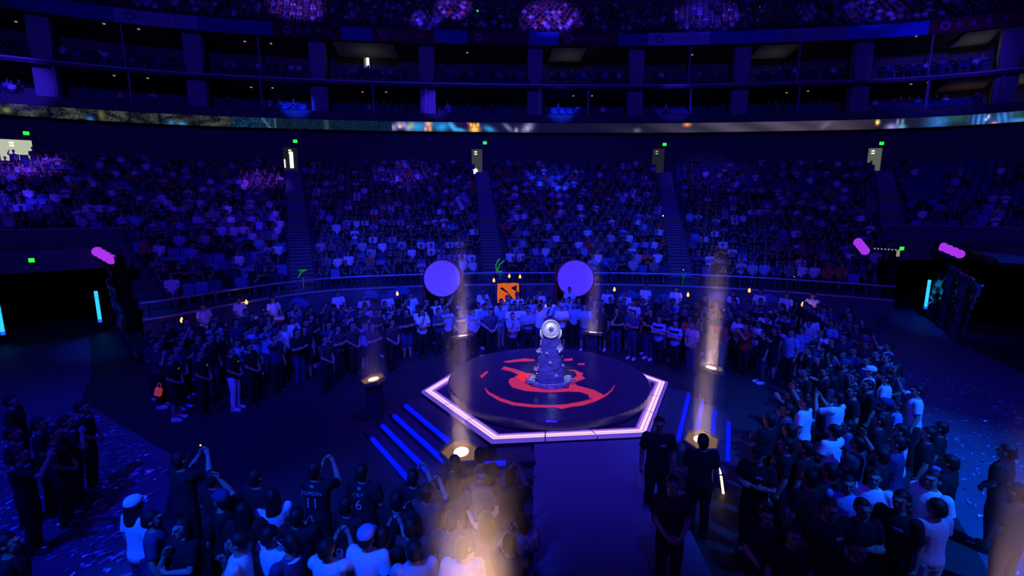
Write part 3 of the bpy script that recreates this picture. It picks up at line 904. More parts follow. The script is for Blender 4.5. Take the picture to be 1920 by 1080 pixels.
# every place in the lower bowl: (x, y, z, facing, t, row, px, py)
PLACES = []
for i in range(NROW):
    tt = np.linspace(-1.3, 5.7, 4000)
    P = RC(tt, UI[i])
    arc = np.concatenate([[0], np.cumsum(np.linalg.norm(np.diff(P, axis=0), axis=1))])
    for s in np.arange(0.2, arc[-1], 0.53):
        t = float(np.interp(s, arc, tt))
        if not row_open(t, i) or (ZI[i] < Z_CUT and (t < t_low(i) + 0.05 or t > T_R - 0.04)) or any(abs(np.linalg.norm(RC(t, UI[i]) - RC(a, UI[i]))) < 0.85 for a, _ in AISLES):
            continue
        p = RC(t, UI[i])
        q = RC(t, UI[i] - 0.02) - p
        pr = pj([[p[0], p[1], ZI[i] + 1.0]])[0]
        if -40 < pr[0] < 1960 and p[1] > 2:
            PLACES.append((float(p[0]), float(p[1]), ZI[i], math.atan2(-q[0], q[1]), t, i, float(pr[0]), float(pr[1])))


def gone(t, i, px):
    """how full the photograph shows each block"""
    if t > 4: return 0.16 if i > 14 else (0.10 if i > i0 + 3 else 0.40)
    if t < 0: return 0.97
    if t < 1: return 0.72 if i < 18 else 0.5
    if t < 2: return 0.86 if i < 20 else 0.55
    if t < 3: return 0.86 if i < 18 else 0.5
    return 0.80 if i < 15 else 0.4


rs = random.Random(5)
SIT, FREE = [], []
for pl in PLACES:
    (SIT if rs.random() < gone(pl[4], pl[5], pl[6]) else FREE).append(pl)
# the 300 empty seats that show largest: right block and the rows lit in the middle
FREE.sort(key=lambda q: math.dist(q[:3], (0, 0, EYE)))
BLK = ['left end block', 'second left block', 'left drum block', 'right drum block', 'fourth block', 'emptiest right block']
for k, q in enumerate(FREE[:300]):
    o = link('stadium_seat', SEAT, None, None, q[:3]); o.rotation_euler = (0, 0, q[3])
    b = BLK[max(0, min(5, int(math.floor(q[4])) + 1))]
    tag(o, f'empty blue plastic seat in the {b}, row {["one","two","three","four","five","six","seven","eight","nine","ten","eleven","twelve","thirteen","fourteen","fifteen","sixteen","seventeen","eighteen","nineteen","twenty"][min(q[5], 19)]} up', 'seat', f'empty seats of the {b}, tier {q[5]}')
me = bulk_mesh([bulk('', SEAT, [(*q[:4], 1.0) for q in FREE[300:] + SIT])])
tag(link('stadium_seating', me, M['seat']), 'rows of blue plastic seats under and between the spectators', 'seats', kind='stuff')

# ------------------------------------------------------------------ stage
SCX, SCY, SR, STH, SZ = 0.913, 11.637, 3.178, 3.239, 0.65
C2 = Vector((SCX, SCY))


def hexp(r, k): return C2 + Vector((math.cos(STH + k * PI / 3), math.sin(STH + k * PI / 3))) * r


stage = empty('hexagon_stage', (SCX, SCY, 0), 0, 'dark hexagonal stage with white lit edge and round red-swirl disc on top', 'stage')
S0 = Vector((SCX, SCY, 0))
bm = bmesh.new()
prism(bm, [hexp(SR - 0.02, k) - C2 for k in range(6)], 0.0, SZ - 0.03)
link('stage_body', fin(bm), mat('stage_deck', (0.045, 0.04, 0.07), 0.4, noise=0.3, nscale=4), stage)
mled = bpy.data.materials.new('stage_edge_led'); mled.use_nodes = True
nt = mled.node_tree; b = nt.nodes['Principled BSDF']; b.inputs['Base Color'].default_value = (0.02, 0.02, 0.03, 1)
uv = nt.nodes.new('ShaderNodeUVMap'); uv.uv_map = 'strip'
sep = nt.nodes.new('ShaderNodeSeparateXYZ'); nt.links.new(uv.outputs['UV'], sep.inputs[0])
ramp = nt.nodes.new('ShaderNodeValToRGB'); nt.links.new(sep.outputs['Y'], ramp.inputs['Fac'])
cr = ramp.color_ramp
cr.interpolation = 'LINEAR'
stops = [(0.0, (0.02, 0.01, 0.35)), (0.10, (0.25, 0.12, 1.0)), (0.14, (0.02, 0.01, 0.3)), (0.20, (0.03, 0.01, 0.3)), (0.24, (1.0, 0.55, 1.0)), (0.40, (1.3, 0.85, 1.2)), (0.46, (0.25, 0.08, 0.5)), (0.52, (1.4, 0.95, 1.3)), (0.68, (1.3, 0.8, 1.2)), (0.74, (0.2, 0.06, 0.45)), (0.80, (0.8, 0.35, 0.9)), (0.90, (0.10, 0.04, 0.6)), (1.0, (0.25, 0.12, 1.0))]
while len(cr.elements) < len(stops): cr.elements.new(0.5)
for e, (p_, c_) in zip(cr.elements, stops): e.position = p_; e.color = (*c_, 1)
m1 = nt.nodes.new('ShaderNodeMath'); m1.operation = 'FRACT'
m0 = nt.nodes.new('ShaderNodeMath'); m0.operation = 'MULTIPLY'; m0.inputs[1].default_value = 26
nt.links.new(sep.outputs['X'], m0.inputs[0]); nt.links.new(m0.outputs[0], m1.inputs[0])
m2 = nt.nodes.new('ShaderNodeMath'); m2.operation = 'GREATER_THAN'; m2.inputs[1].default_value = 0.22; nt.links.new(m1.outputs[0], m2.inputs[0])
m3 = nt.nodes.new('ShaderNodeMath'); m3.operation = 'MULTIPLY_ADD'; m3.inputs[1].default_value = 0.7; m3.inputs[2].default_value = 0.35; nt.links.new(m2.outputs[0], m3.inputs[0])
nt.links.new(ramp.outputs['Color'], b.inputs['Emission Color']); nt.links.new(m3.outputs[0], b.inputs['Emission Strength'])
IN = SR - 0.34
for k in range(6):
    for j in range(3):
        a0, a1 = j / 3 + (0.004 if j else 0), (j + 1) / 3 - (0.004 if j < 2 else 0)
        o0, o1 = hexp(SR, k).lerp(hexp(SR, k + 1), a0) - C2, hexp(SR, k).lerp(hexp(SR, k + 1), a1) - C2
        i0_, i1_ = hexp(IN, k).lerp(hexp(IN, k + 1), a0) - C2, hexp(IN, k).lerp(hexp(IN, k + 1), a1) - C2
        bm = bmesh.new()
        prism(bm, [o0, o1, i1_, i0_], SZ - 0.06, SZ)
        bmesh.ops.recalc_face_normals(bm, faces=bm.faces)
        bm.normal_update()
        ul = bm.loops.layers.uv.new('strip')
        nrm = (hexp(1, k) + hexp(1, k + 1) - 2 * C2).normalized()
        tg = Vector((-nrm.y, nrm.x))
        for f in bm.faces:
            for l in f.loops:
                d = Vector(l.vert.co.xy)
                vv = (SR * math.cos(PI / 6) - d.dot(nrm)) / (0.34 * math.cos(PI / 6))
                if abs(f.normal.z) < 0.5: vv = 0.05
                l[ul].uv = (d.dot(tg), min(1, max(0, vv)))
        link('edge_light_panel', fin(bm), mled, stage)
bm = bmesh.new()
lathe(bm, [(0, SZ - 0.02), (2.46, SZ - 0.02), (2.52, SZ + 0.05), (2.52, SZ + 0.21), (2.49, SZ + 0.25), (0, SZ + 0.25)], (0, 0, 0), 72)
link('round_disc', fin(bm), mat('disc_screen_floor', (0.03, 0.028, 0.05), 0.2, em=(0.05, 0.02, 0.85), es=0.055, noise=0.5, nscale=3), stage)
DZ_ = SZ + 0.253
SW = [[(945, 687), (962, 691), (985, 699), (1003, 702), (1000, 712), (985, 716), (965, 706), (972, 703), (960, 697), (940, 692)],
      [(973, 699), (986, 706), (984, 718), (1000, 726), (1040, 730), (1066, 728), (1070, 712), (1082, 705), (1078, 696), (1064, 694), (1078, 694), (1094, 700), (1091, 704), (1097, 710), (1076, 717), (1082, 723), (1112, 731), (1133, 741), (1115, 748), (1105, 746), (1103, 740), (1088, 735), (1066, 734), (1030, 736), (985, 733), (960, 726), (953, 716), (956, 710), (975, 705)],
      [(908, 726), (918, 736), (940, 747), (965, 755), (1000, 759), (1035, 760), (1062, 758), (1090, 753), (1115, 747), (1133, 741), (1146, 731), (1152, 722), (1153, 722), (1148, 732), (1136, 743), (1118, 752), (1094, 760), (1070, 763), (1053, 767), (1040, 764), (1000, 764), (962, 760), (935, 751), (914, 738)],
      [(944, 678), (960, 675), (985, 672), (1003, 674), (1002, 677), (975, 678), (950, 680)], [(1058, 673), (1074, 672), (1073, 676), (1058, 677)], [(900, 705), (912, 696), (916, 697), (904, 709)], [(1083, 682), (1096, 681), (1096, 684), (1084, 684)]]
bm = bmesh.new()
for poly in SW:
    pts = [at(x, y, DZ_) - S0 for x, y in poly]
    lo = [bm.verts.new(p) for p in pts]
    f = bm.faces.new(lo)
ex = bmesh.ops.extrude_face_region(bm, geom=bm.faces[:])
for v in ex['geom']:
    if isinstance(v, bmesh.types.BMVert): v.co.z += 0.004
bmesh.ops.triangulate(bm, faces=bm.faces[:])
tag(link('swirl_emblem', fin(bm), mat('red_swirl', (0.55, 0.04, 0.06), 0.4, em=(1.0, 0.05, 0.10), es=0.42, noise=0.3, nscale=3), stage), 'red swirl emblem')
# steps with blue lit nosings on the three near sides
SOFF, SHALF = [0.55, 0.87, 1.18, 1.50], [1.34, 1.25, 1.2, 1.0]
for k, side in ((0, 'left'), (1, 'front'), (2, 'right')):
    nrm = (hexp(1, k) + hexp(1, k + 1) - 2 * C2).normalized()
    tg = Vector((-nrm.y, nrm.x))
    ap = SR * math.cos(PI / 6)
    root = empty('stage_steps', (0, 0, 0), 0, f'four dark steps with blue lit edges, {side} side of the stage', 'steps')
    for j in range(4):
        z = SZ - 0.14 * (j + 1)
        hw = 1.5
        bm = bmesh.new()
        o0, o1 = C2 + nrm * (ap + 0.005) + tg * hw, C2 + nrm * (ap + 0.005) - tg * hw
        q0, q1 = C2 + nrm * (ap + SOFF[j] + 0.03) + tg * hw, C2 + nrm * (ap + SOFF[j] + 0.03) - tg * hw
        if side == 'front': q0, o0 = q0 - tg * 2.3, o0 - tg * 2.3
        if j: o0, o1 = C2 + nrm * (ap + SOFF[j - 1] + 0.032) + tg * hw, C2 + nrm * (ap + SOFF[j - 1] + 0.032) - tg * hw
        if j and side == 'front': o0 = o0 - tg * 2.3
        prism(bm, [o0, q0, q1, o1], 0.0, z)
        tr = link('step', fin(bm), bpy.data.materials['stage_deck'], root)
        hb = SHALF[j] if side != 'front' else 1.34
        c0, c1 = C2 + nrm * (ap + SOFF[j] - 0.045), C2 + nrm * (ap + SOFF[j] + 0.035)
        bm = bmesh.new()
        prism(bm, [c0 + tg * hb, c1 + tg * hb, c1 - tg * hb, c0 - tg * hb], z - 0.05, z + 0.008)
        if side == 'front': bm.clear(); j == 0 and prism(bm, [c0 + tg * -1.36, c1 + tg * -1.36, c1 - tg * 1.78, c0 - tg * 1.78], z - 0.05, z + 0.008)
        if len(bm.faces): link('step_light', fin(bm), M['bluestrip'], tr)
        else: bm.free()
    if side == 'front':
        bm = bmesh.new()
        e0, e1 = C2 + nrm * (ap + 0.01) - tg * 0.75, C2 + nrm * (ap + 0.01) + tg * 1.55
        g0, g1 = Vector((0.30, 6.3)), Vector((2.85, 6.3))
        P_ = [(*e0, SZ - 0.10), (*e1, SZ - 0.10), (*g1, 0.025), (*g0, 0.025), (*e0, 0.0), (*e1, 0.0), (*g1, 0.0), (*g0, 0.0)]
        v = [bm.verts.new(q) for q in P_]
        for f in ((0, 1, 2, 3), (4, 5, 6, 7), (0, 3, 7, 4), (1, 2, 6, 5), (2, 3, 7, 6), (0, 1, 5, 4)): bm.faces.new([v[i] for i in f])
        tag(link('stage_ramp', fin(bm), M['carpet']), 'empty blue carpeted ramp from the floor runner up to the stage front', 'ramp')

# ------------------------------------------------------------------ six lamp pedestals, their light and the haze it shows
hz = bpy.data.materials.new('beam_haze'); hz.use_nodes = True
nt = hz.node_tree; nt.nodes.clear()
out = nt.nodes.new('ShaderNodeOutputMaterial'); vsn = nt.nodes.new('ShaderNodeVolumeScatter')
vsn.inputs['Color'].default_value = (1, 1, 1, 1); vsn.inputs['Density'].default_value = 0.15
tcz = nt.nodes.new('ShaderNodeTexCoord'); sx = nt.nodes.new('ShaderNodeSeparateXYZ'); nt.links.new(tcz.outputs['Generated'], sx.inputs[0])


def mth(op, a, b, clamp=False):
    n_ = nt.nodes.new('ShaderNodeMath'); n_.operation = op; n_.use_clamp = clamp
    for i_, x_ in enumerate((a, b)):
        if isinstance(x_, (int, float)): n_.inputs[i_].default_value = x_
        else: nt.links.new(x_, n_.inputs[i_])
    return n_.outputs[0]


up_ = mth('POWER', mth('SUBTRACT', 1.0, sx.outputs['Z'], True), 1.0)  # upward fade of the beams, put into the haze density
dx_, dy_ = mth('SUBTRACT', sx.outputs['X'], 0.5), mth('SUBTRACT', sx.outputs['Y'], 0.5)
rad_ = mth('SUBTRACT', 1.0, mth('MULTIPLY', 4.6, mth('ADD', mth('MULTIPLY', dx_, dx_), mth('MULTIPLY', dy_, dy_))), True)  # soft beam edge, put into the haze density
nt.links.new(mth('MULTIPLY', mth('MULTIPLY', up_, rad_), 0.36), vsn.inputs['Density'])
nt.links.new(vsn.outputs[0], out.inputs['Volume'])
LN = ['left of the stage', 'in front beside the left steps', 'in front beside the right steps', 'right of the stage', 'behind the trophy to the right', 'behind the trophy to the left']
PW = [0.08, 3.4, 3.2, 6.8, 1.5, 3.4]
LAMPXY = []


def lamp_beam(x, y, z, power, hgt, r=0.42, col=(1.0, 0.55, 0.26), size=0.3, spread=11):
    """a nearly parallel warm beam going up from a lamp head, and the haze it lights"""
    l = bpy.data.lights.new('pedestal_lamp_beam', 'AREA')
    l.shape, l.size, l.energy, l.color, l.spread = 'DISK', size, power, col, math.radians(spread)
    o = bpy.data.objects.new('pedestal_lamp_beam', l)
    COL.objects.link(o)
    o.location, o.rotation_euler = (x, y, z), (PI, 0, 0)
    bm = bmesh.new()
    lathe(bm, [(0, 0), (r, 0), (r, hgt), (0, hgt)], (0, 0, 0), 24)
    tag(link('haze', fin(bm), hz, None, (x, y, z + 0.02)), 'warm lit haze above a lamp pedestal', 'haze', kind='stuff')


for k in range(6):
    c = hexp(4.33, k)
    a = STH + k * PI / 3
    LAMPXY.append((c.x, c.y))
    root = empty('lamp_pedestal', (c.x, c.y, 0), a, 'dark pedestal with slanted kite-shaped warm lamp head ' + LN[k], 'lamp')
    bm = bmesh.new()
    prism(bm, [(-0.17, -0.2), (0.17, -0.2), (0.22, 0), (0.17, 0.2), (-0.17, 0.2), (-0.22, 0)], 0, 0.93)
    link('pedestal', fin(bm), mat('pedestal_dark', (0.03, 0.04, 0.06), 0.5) if k == 0 else bpy.data.materials['pedestal_dark'], root)
    kite = [(-0.30, 0.0), (-0.16, -0.34), (0.16, -0.36), (0.34, 0.0), (0.16, 0.36), (-0.16, 0.34)]
    tilt = Matrix.Rotation(0.16, 4, 'Y')
    bm = bmesh.new()
    prism(bm, kite, -0.05, 0.0)
    for x0, x1 in zip(kite, kite[1:] + kite[:1]):
        v0, v1 = Vector((*x0, 0)), Vector((*x1, 0))
        prism(bm, [v0.xy, v1.xy, v1.xy * 0.9, v0.xy * 0.9], 0.0, 0.035)
    bmesh.ops.transform(bm, matrix=Matrix.Translation((0, 0, 0.99)) @ tilt, verts=bm.verts)
    head = link('lamp_head', fin(bm), mat('lamp_head_metal', (0.30, 0.22, 0.14), 0.4, 0.5) if k == 0 else bpy.data.materials['lamp_head_metal'], root)
    bm = bmesh.new()
    prism(bm, [(x_ * .88, y_ * .88) for x_, y_ in kite], 0.0, 0.004)
    bmesh.ops.transform(bm, matrix=Matrix.Translation((0, 0, 0.99)) @ tilt, verts=bm.verts)
    link('kite_face_glow', fin(bm), M['warmdim'], head)  # warm lit tone of the kite face put in as low emission
    bm = bmesh.new()
    lathe(bm, [(0, 0.016), (0.125, 0.016), (0.13, 0.006), (0, 0.006)], (0, 0, 0), 20)
    bmesh.ops.transform(bm, matrix=Matrix.Translation((0, 0, 0.99)) @ tilt, verts=bm.verts)
    link('lamp_glass', fin(bm), M['warmhot'] if k else M['warm'], head)
    bm = bmesh.new()
    if k == 2:
        inv = Matrix.Rotation(-a, 3, 'Z')
        for ya, yb, xa in ((893, 938, 1352), (872, 888, 1345)):
            p0, p1 = aty(xa, ya, 8.02), aty(xa + 6, yb, 8.02)
            tube(bm, [inv @ (p0 - root.location), inv @ (p1 - root.location)], 0.022, 6)
        link('light_slit', fin(bm), M['warm'], root)
    else: bm.free()
    lamp_beam(c.x, c.y, 1.05, PW[k], 3.2)
# two more lamps of the same kind stand below the frame; their beams rise into it
lamp_beam(-0.36, 4.0, 0.9, 34, 2.0, 0.62, size=0.6, spread=22)
lamp_beam(5.36, 4.5, 0.9, 2.5, 2.3, 0.42, size=0.4, spread=14)

# ------------------------------------------------------------------ trophy
TX, TY, TZ = 0.93, 11.25, SZ + 0.257
tr = empty('trophy', (TX, TY, TZ), 0, 'silver round shield trophy on a tall blue rock pedestal at the stage centre', 'trophy')
rt = random.Random(4)
bm = bmesh.new()
NL, NS = 15, 15
G = []
for j in range(NL):
    q = j / (NL - 1)
    rx, ry = 0.36 * (1 - q) + 0.235 * q, 0.26 * (1 - q) + 0.17 * q
    G.append([bm.verts.new((rx * math.copysign(abs(math.cos(a)) ** 0.6, math.cos(a)) * rt.uniform(.93, 1.07), ry * math.copysign(abs(math.sin(a)) ** 0.6, math.sin(a)) * rt.uniform(.92, 1.08), 0.04 + 1.10 * q)) for a in [s * 2 * PI / NS for s in range(NS)]])
for a, b in zip(G, G[1:]):
    for s in range(NS): bm.faces.new((a[s], a[(s + 1) % NS], b[(s + 1) % NS], b[s]))
bm.faces.new(G[0][::-1]); bm.faces.new(G[-1])
ped = link('rock_pedestal', fin(bm), M['crystal'], tr)
bm = bmesh.new()
for j in range(26):   # knobbly silver edge down both sides
    q = rt.random()
    sx = rt.choice((-1, -1, 1))
    ell(bm, (sx * (0.36 * (1 - q) + 0.235 * q) * 0.97, -0.12 + rt.uniform(-.05, .05), 0.05 + 1.1 * q), 0.015, 0.02, 0.03, 6, Matrix.Rotation(rt.uniform(0, 3), 3, 'Y'))
tag(link('silver_edging', fin(bm), M['gunmetal'], ped, None), 'knobbly silver edging')


def leaf_spray(c, s, n=7):
    bm = bmesh.new()
    for k in range(n):
        a = k * 2 * PI / n + rt.uniform(-.3, .3)
        l = s * rt.uniform(.7, 1.1)
        d = Vector((math.cos(a), -0.35, math.sin(a))).normalized()
        sd = d.cross(Vector((0, 1, 0))).normalized() * l * .28
        p = [Vector((0, 0, 0)), d * l * .5 + sd, d * l, d * l * .5 - sd]
        v = [bm.verts.new(x) for x in p]; bm.faces.new(v)
    bmesh.ops.solidify(bm, geom=bm.faces[:], thickness=0.012)
    o = link('silver_leaf_spray', fin(bm), M['leaf'], tr, c)


for c, s in (((0.20, -0.24, 0.95), 0.12), ((-0.29, -0.16, 0.86), 0.085), ((-0.35, -0.18, 0.42), 0.08), ((-0.02, -0.25, 0.60), 0.06), ((0.14, -0.27, 0.28), 0.05), ((-0.10, -0.24, 0.83), 0.05), ((0.29, -0.2, 0.5), 0.045)):
    leaf_spray(c, s)
bm = bmesh.new()
lathe(bm, [(0, 0), (0.50, 0), (0.52, 0.02), (0.46, 0.045), (0, 0.05)], (0, 0, 0), 40)
for k in range(13):
    a = k * 2 * PI / 13
    R0 = 0.47 + 0.05 * (k % 2)
    cx, cy = R0 * math.cos(a), R0 * 0.8 * math.sin(a)
    rr = 0.105 + 0.03 * (k % 3 == 0)
    pts = []
    for q in range(20):
        th, r = a + q * 0.42, rr * (1 - q / 22)
        pts.append((cx + r * math.cos(th), cy + r * math.sin(th), 0.05))
    tube(bm, pts, [0.026 - 0.0007 * q for q in range(20)], 6)
link('scroll_base', fin(bm, True), M['ornament'], tr)
# shield: dished disc with boss inside a thick ring, tipped up towards the light
ax = Vector((0.03, -0.93, 0.36)).normalized()
SC0 = Vector((0.0, -0.08, 1.36))
bm = bmesh.new(); lathe(bm, [(0, -0.05), (0.17, -0.045), (0.175, 0.02), (0.12, 0.05), (0.05, 0.062), (0.0, 0.062)], SC0, 40, ax)
sh = link('shield_face', fin(bm, True), M['silver'], tr)
bm = bmesh.new()
for k in range(6):
    a = k * PI / 3
    q = ax.to_track_quat('Z', 'Y').to_matrix()
    tube(bm, [SC0 + q @ Vector((0.055 * math.cos(a), 0.055 * math.sin(a), 0.072)), SC0 + q @ Vector((0.095 * math.cos(a + .5), 0.095 * math.sin(a + .5), 0.048))], [0.012, 0.006], 6)
lathe(bm, [(0.055, 0.055), (0.05, 0.085), (0.02, 0.095), (0.02, 0.08), (0.0, 0.08)], SC0, 20, ax)
link('shield_boss', fin(bm), M['rock'], sh)
bm = bmesh.new()
lathe(bm, [(0.165, -0.06), (0.225, -0.05), (0.24, 0.0), (0.225, 0.05), (0.19, 0.055), (0.17, 0.03), (0.175, -0.06)], SC0, 48, ax)
link('shield_ring', fin(bm, True), M['gunmetal'], tr)
bm = bmesh.new()
for sx in (-1, 1):
    tube(bm, [(sx * 0.16, -0.05, 1.10), (sx * 0.235, -0.10, 1.22), (sx * 0.25, -0.1, 1.36)], [0.05, 0.035, 0.012], 8)
o = link('shield_cradle', fin(bm, True), M['silver'], tr)

# ------------------------------------------------------------------ drums, panel and torches along the front wall
for n, (px, py, D) in enumerate(((829, 522, 21.7), (1079, 522, 21.9))):
    c = aty(px, py, D)
    R = 0.85
    root = empty('big_drum', (c.x, c.y, 0), 0, ['tall upright drum with a glowing violet skin, nearer the left stairs', 'tall upright drum with a glowing violet skin, nearer the right of the trophy'][n], 'drum')
    axd = Vector((0, -0.97, 0.20)).normalized()
    cc = Vector((0, 0, c.z))
    bm = bmesh.new(); lathe(bm, [(R * .98, 0), (R * 1.08, -0.25), (R * 1.1, -0.5), (R * 1.04, -0.8), (R * .9, -1.0), (0, -1.0), (0, -0.05), (R * .9, -0.02)], cc, 48, axd); link('shell', fin(bm, True), M['drumred'], root)
    bm = bmesh.new(); lathe(bm, [(0, 0.012), (R * .97, 0.005), (R * .985, -0.03), (0, -0.03)], cc, 48, axd); link('drum_skin', fin(bm), M['drumskin'], root)
    bm = bmesh.new(); lathe(bm, [(R * .97, -0.02), (R * 1.0, 0.015), (R * 1.03, -0.02), (R * 1.02, -0.12), (R * .97, -0.1), (R * .97, -0.02)], cc, 48, axd); link('rim', fin(bm, True), M['wood'], root)
    bm = bmesh.new()
    for sx in (-1, 1):
        tube(bm, [(sx * 0.8, 0.1, 0), (sx * 0.9, 0.35, c.z)], 0.06, 6); tube(bm, [(sx * 0.8, 0.9, 0), (sx * 0.9, 0.35, c.z)], 0.06, 6)
    tube(bm, [(-0.8, 0.5, 0.5), (0.8, 0.5, 0.5)], 0.05, 6)
    link('drum_stand', fin(bm), M['wood'], root)
    rs_ = spot('rig_drum_wash', (c.x * 0.5, 8, 14), (c.x, c.y, c.z), (0.13, 0.006, 1.0), 6000, 8.5, 0.5)

pc = aty(953, 551, 22.3)
root = empty('logo_panel', (pc.x, pc.y, 0), 0, 'orange square panel with a dark slanted emblem standing between the two big drums', 'sign')
bm = bmesh.new(); box(bm, (0, 0.1, pc.z), (1.08, 0.12, 1.08)); box(bm, (-0.4, 0.1, (pc.z - .5) / 2), (0.08, 0.08, pc.z - 0.5)); box(bm, (0.4, 0.1, (pc.z - .5) / 2), (0.08, 0.08, pc.z - 0.5))
link('panel_back', fin(bm), M['black'], root)
k_ = 1.04 / 126
def lp(x, y): return ((x - 940) * k_, (591 - y) * k_)
bm = bmesh.new()
for poly in ([(878, 532), (928, 528), (930, 531), (972, 527), (1001, 531), (1002, 563), (990, 540), (955, 556), (958, 560), (905, 552), (892, 560), (878, 545)],
             [(878, 545), (892, 560), (938, 590), (950, 612), (940, 640), (878, 645), (876, 600)],
             [(905, 552), (958, 560), (990, 580), (1002, 600), (1000, 640), (985, 645), (962, 612), (940, 585), (925, 570)],
             [(990, 540), (1002, 563), (1002, 600), (990, 580), (986, 560)]):
    v = [bm.verts.new((lp(x, y)[0], 0.03, pc.z + lp(x, y)[1])) for x, y in poly]
    bm.faces.new(v)
bmesh.ops.solidify(bm, geom=bm.faces[:], thickness=0.02)
bmesh.ops.triangulate(bm, faces=bm.faces[:])
tag(link('emblem', fin(bm), M['orangep'], root), 'orange lit emblem')

TORCH = [(462, 567, 19.2), (495, 587, 17.5), (341, 601, 16.1), (745, 551, 20.6), (926, 526, 22.0), (955, 518, 22.4), (975, 519, 22.4), (1025, 577, 18.4), (1152, 543, 21.2), (1290, 553, 20.3), (1405, 545, 20.6), (1505, 571, 18.9), (1546, 584, 18.2)]
TL = ['beside the second drummer from the left', 'low beside the third drummer from the left', 'at the dark left end beyond the first drummer', 'left of the left big drum', 'leftmost of the three over the orange panel', 'middle one of the three over the orange panel',
      'rightmost of the three over the orange panel', 'in the crowd right behind the trophy', 'right of the right big drum', 'between the drums right of the big drum', 'above the tall warm beam on the right', 'low between the last two drummers on the right', 'beyond the last drummer on the right']
for (px, py, D), lb in zip(TORCH, TL):
    c = aty(px, py, D)
    root = empty('torch_lamp', (c.x, c.y, 0), 0, 'small orange flame torch ' + lb, 'torch')
    bm = bmesh.new(); tube(bm, [(0, 0, 0), (0, 0, c.z - 0.08)], 0.015, 5); box(bm, (0, 0, 0.01), (0.22, 0.22, 0.02)); link('pole', fin(bm), M['black'], root)
    bm = bmesh.new(); lathe(bm, [(0, -0.09), (0.045, -0.06), (0.06, 0.0), (0.035, 0.07), (0.0, 0.13)], (0, 0, c.z), 10); link('flame', fin(bm, True), M['flame'], root)
    l = bpy.data.lights.new('torch_glow', 'POINT'); l.energy, l.color, l.shadow_soft_size = 1.0, (1.0, 0.4, 0.1), 0.06
    o = bpy.data.objects.new('torch_glow', l); COL.objects.link(o); o.location = (c.x, c.y - 0.12, c.z + 0.1)

for n, (px, py) in enumerate([(693, 552), (732, 553), (752, 545), (1245, 560), (1345, 556), (1180, 552), (560, 568), (1440, 560)]):
    c = aty(px, py, 22.2 if 600 < px < 1300 else 20.1)
    bm = bmesh.new()
    ell(bm, (0, 0, 0), 0.34, 0.05, 0.22, 14); ell(bm, (-.24, 0, -.08), 0.2, 0.05, 0.15, 12); ell(bm, (.24, 0, -.06), 0.22, 0.05, 0.16, 12)
    prism(bm, [(-.02, -.02), (.02, -.02), (.02, .02), (-.02, .02)], -c.z, -.1)
    tag(link('cloud_cutout', fin(bm, True), M['cloudp'], None, c), 'blue rounded cloud board on a stick before the front wall', 'decoration', 'blue cloud boards along the front wall')

# ------------------------------------------------------------------ people
def loft(bm, rings, seg=14):
    """closed shell through elliptical rings (centre, rx, ry)"""
    V = []
    for c, rx, ry in rings:
        V.append([bm.verts.new((c[0] + rx * math.cos(k * 2 * PI / seg), c[1] + ry * math.sin(k * 2 * PI / seg), c[2])) for k in range(seg)])
    for a, b in zip(V, V[1:]):
        for k in range(seg): bm.faces.new((a[k], a[(k + 1) % seg], b[(k + 1) % seg], b[k]))
    bm.faces.new(V[0][::-1]); bm.faces.new(V[-1])


def limb(bm, pts, rs, flat0=False, flat1=False, seg=12):
    """tapered limb with round or cut ends"""
    P = [Vector(p) for p in pts]
    R = list(rs)
    d0, d1 = (P[0] - P[1]).normalized(), (P[-1] - P[-2]).normalized()
    q, r = [], []
    if not flat0:
        for a in (80, 50, 25): q.append(P[0] + d0 * R[0] * math.sin(math.radians(a))); r.append(R[0] * math.cos(math.radians(a)))
    q += P; r += R
    if not flat1:
        for a in (25, 50, 80): q.append(P[-1] + d1 * R[-1] * math.sin(math.radians(a))); r.append(R[-1] * math.cos(math.radians(a)))
    tube(bm, q, r, seg)


TMP = bpy.data.collections.new('tmp'); COL.children.link(TMP)


def fuse(bm, voxel, smooth=3, thin=0.0):
    """join overlapping shells into one continuous skin"""
    src = fin(bm)
    o = bpy.data.objects.new('t', src); TMP.objects.link(o)
    r = o.modifiers.new('r', 'REMESH'); r.mode = 'VOXEL'; r.voxel_size = voxel
    if smooth:
        s = o.modifiers.new('s', 'SMOOTH'); s.factor = 0.5; s.iterations = smooth
    if thin:
        d = o.modifiers.new('d', 'DECIMATE'); d.ratio = thin
    dg = bpy.context.evaluated_depsgraph_get(); dg.update()
    me = bpy.data.meshes.new_from_object(o.evaluated_get(dg))
    bpy.data.objects.remove(o); bpy.data.meshes.remove(src)
    me.materials.clear()
    me.polygons.foreach_set('use_smooth', [True] * len(me.polygons))
    return me


def thinned(me, ratio):
    o = bpy.data.objects.new('t', me); TMP.objects.link(o)
    d = o.modifiers.new('d', 'DECIMATE'); d.ratio = ratio
    dg = bpy.context.evaluated_depsgraph_get(); dg.update()
    m2 = bpy.data.meshes.new_from_object(o.evaluated_get(dg))
    bpy.data.objects.remove(o); bpy.data.meshes.remove(me)
    return m2


SH = {s: Vector((s * 0.178, 0.0, 1.405)) for s in (-1, 1)}
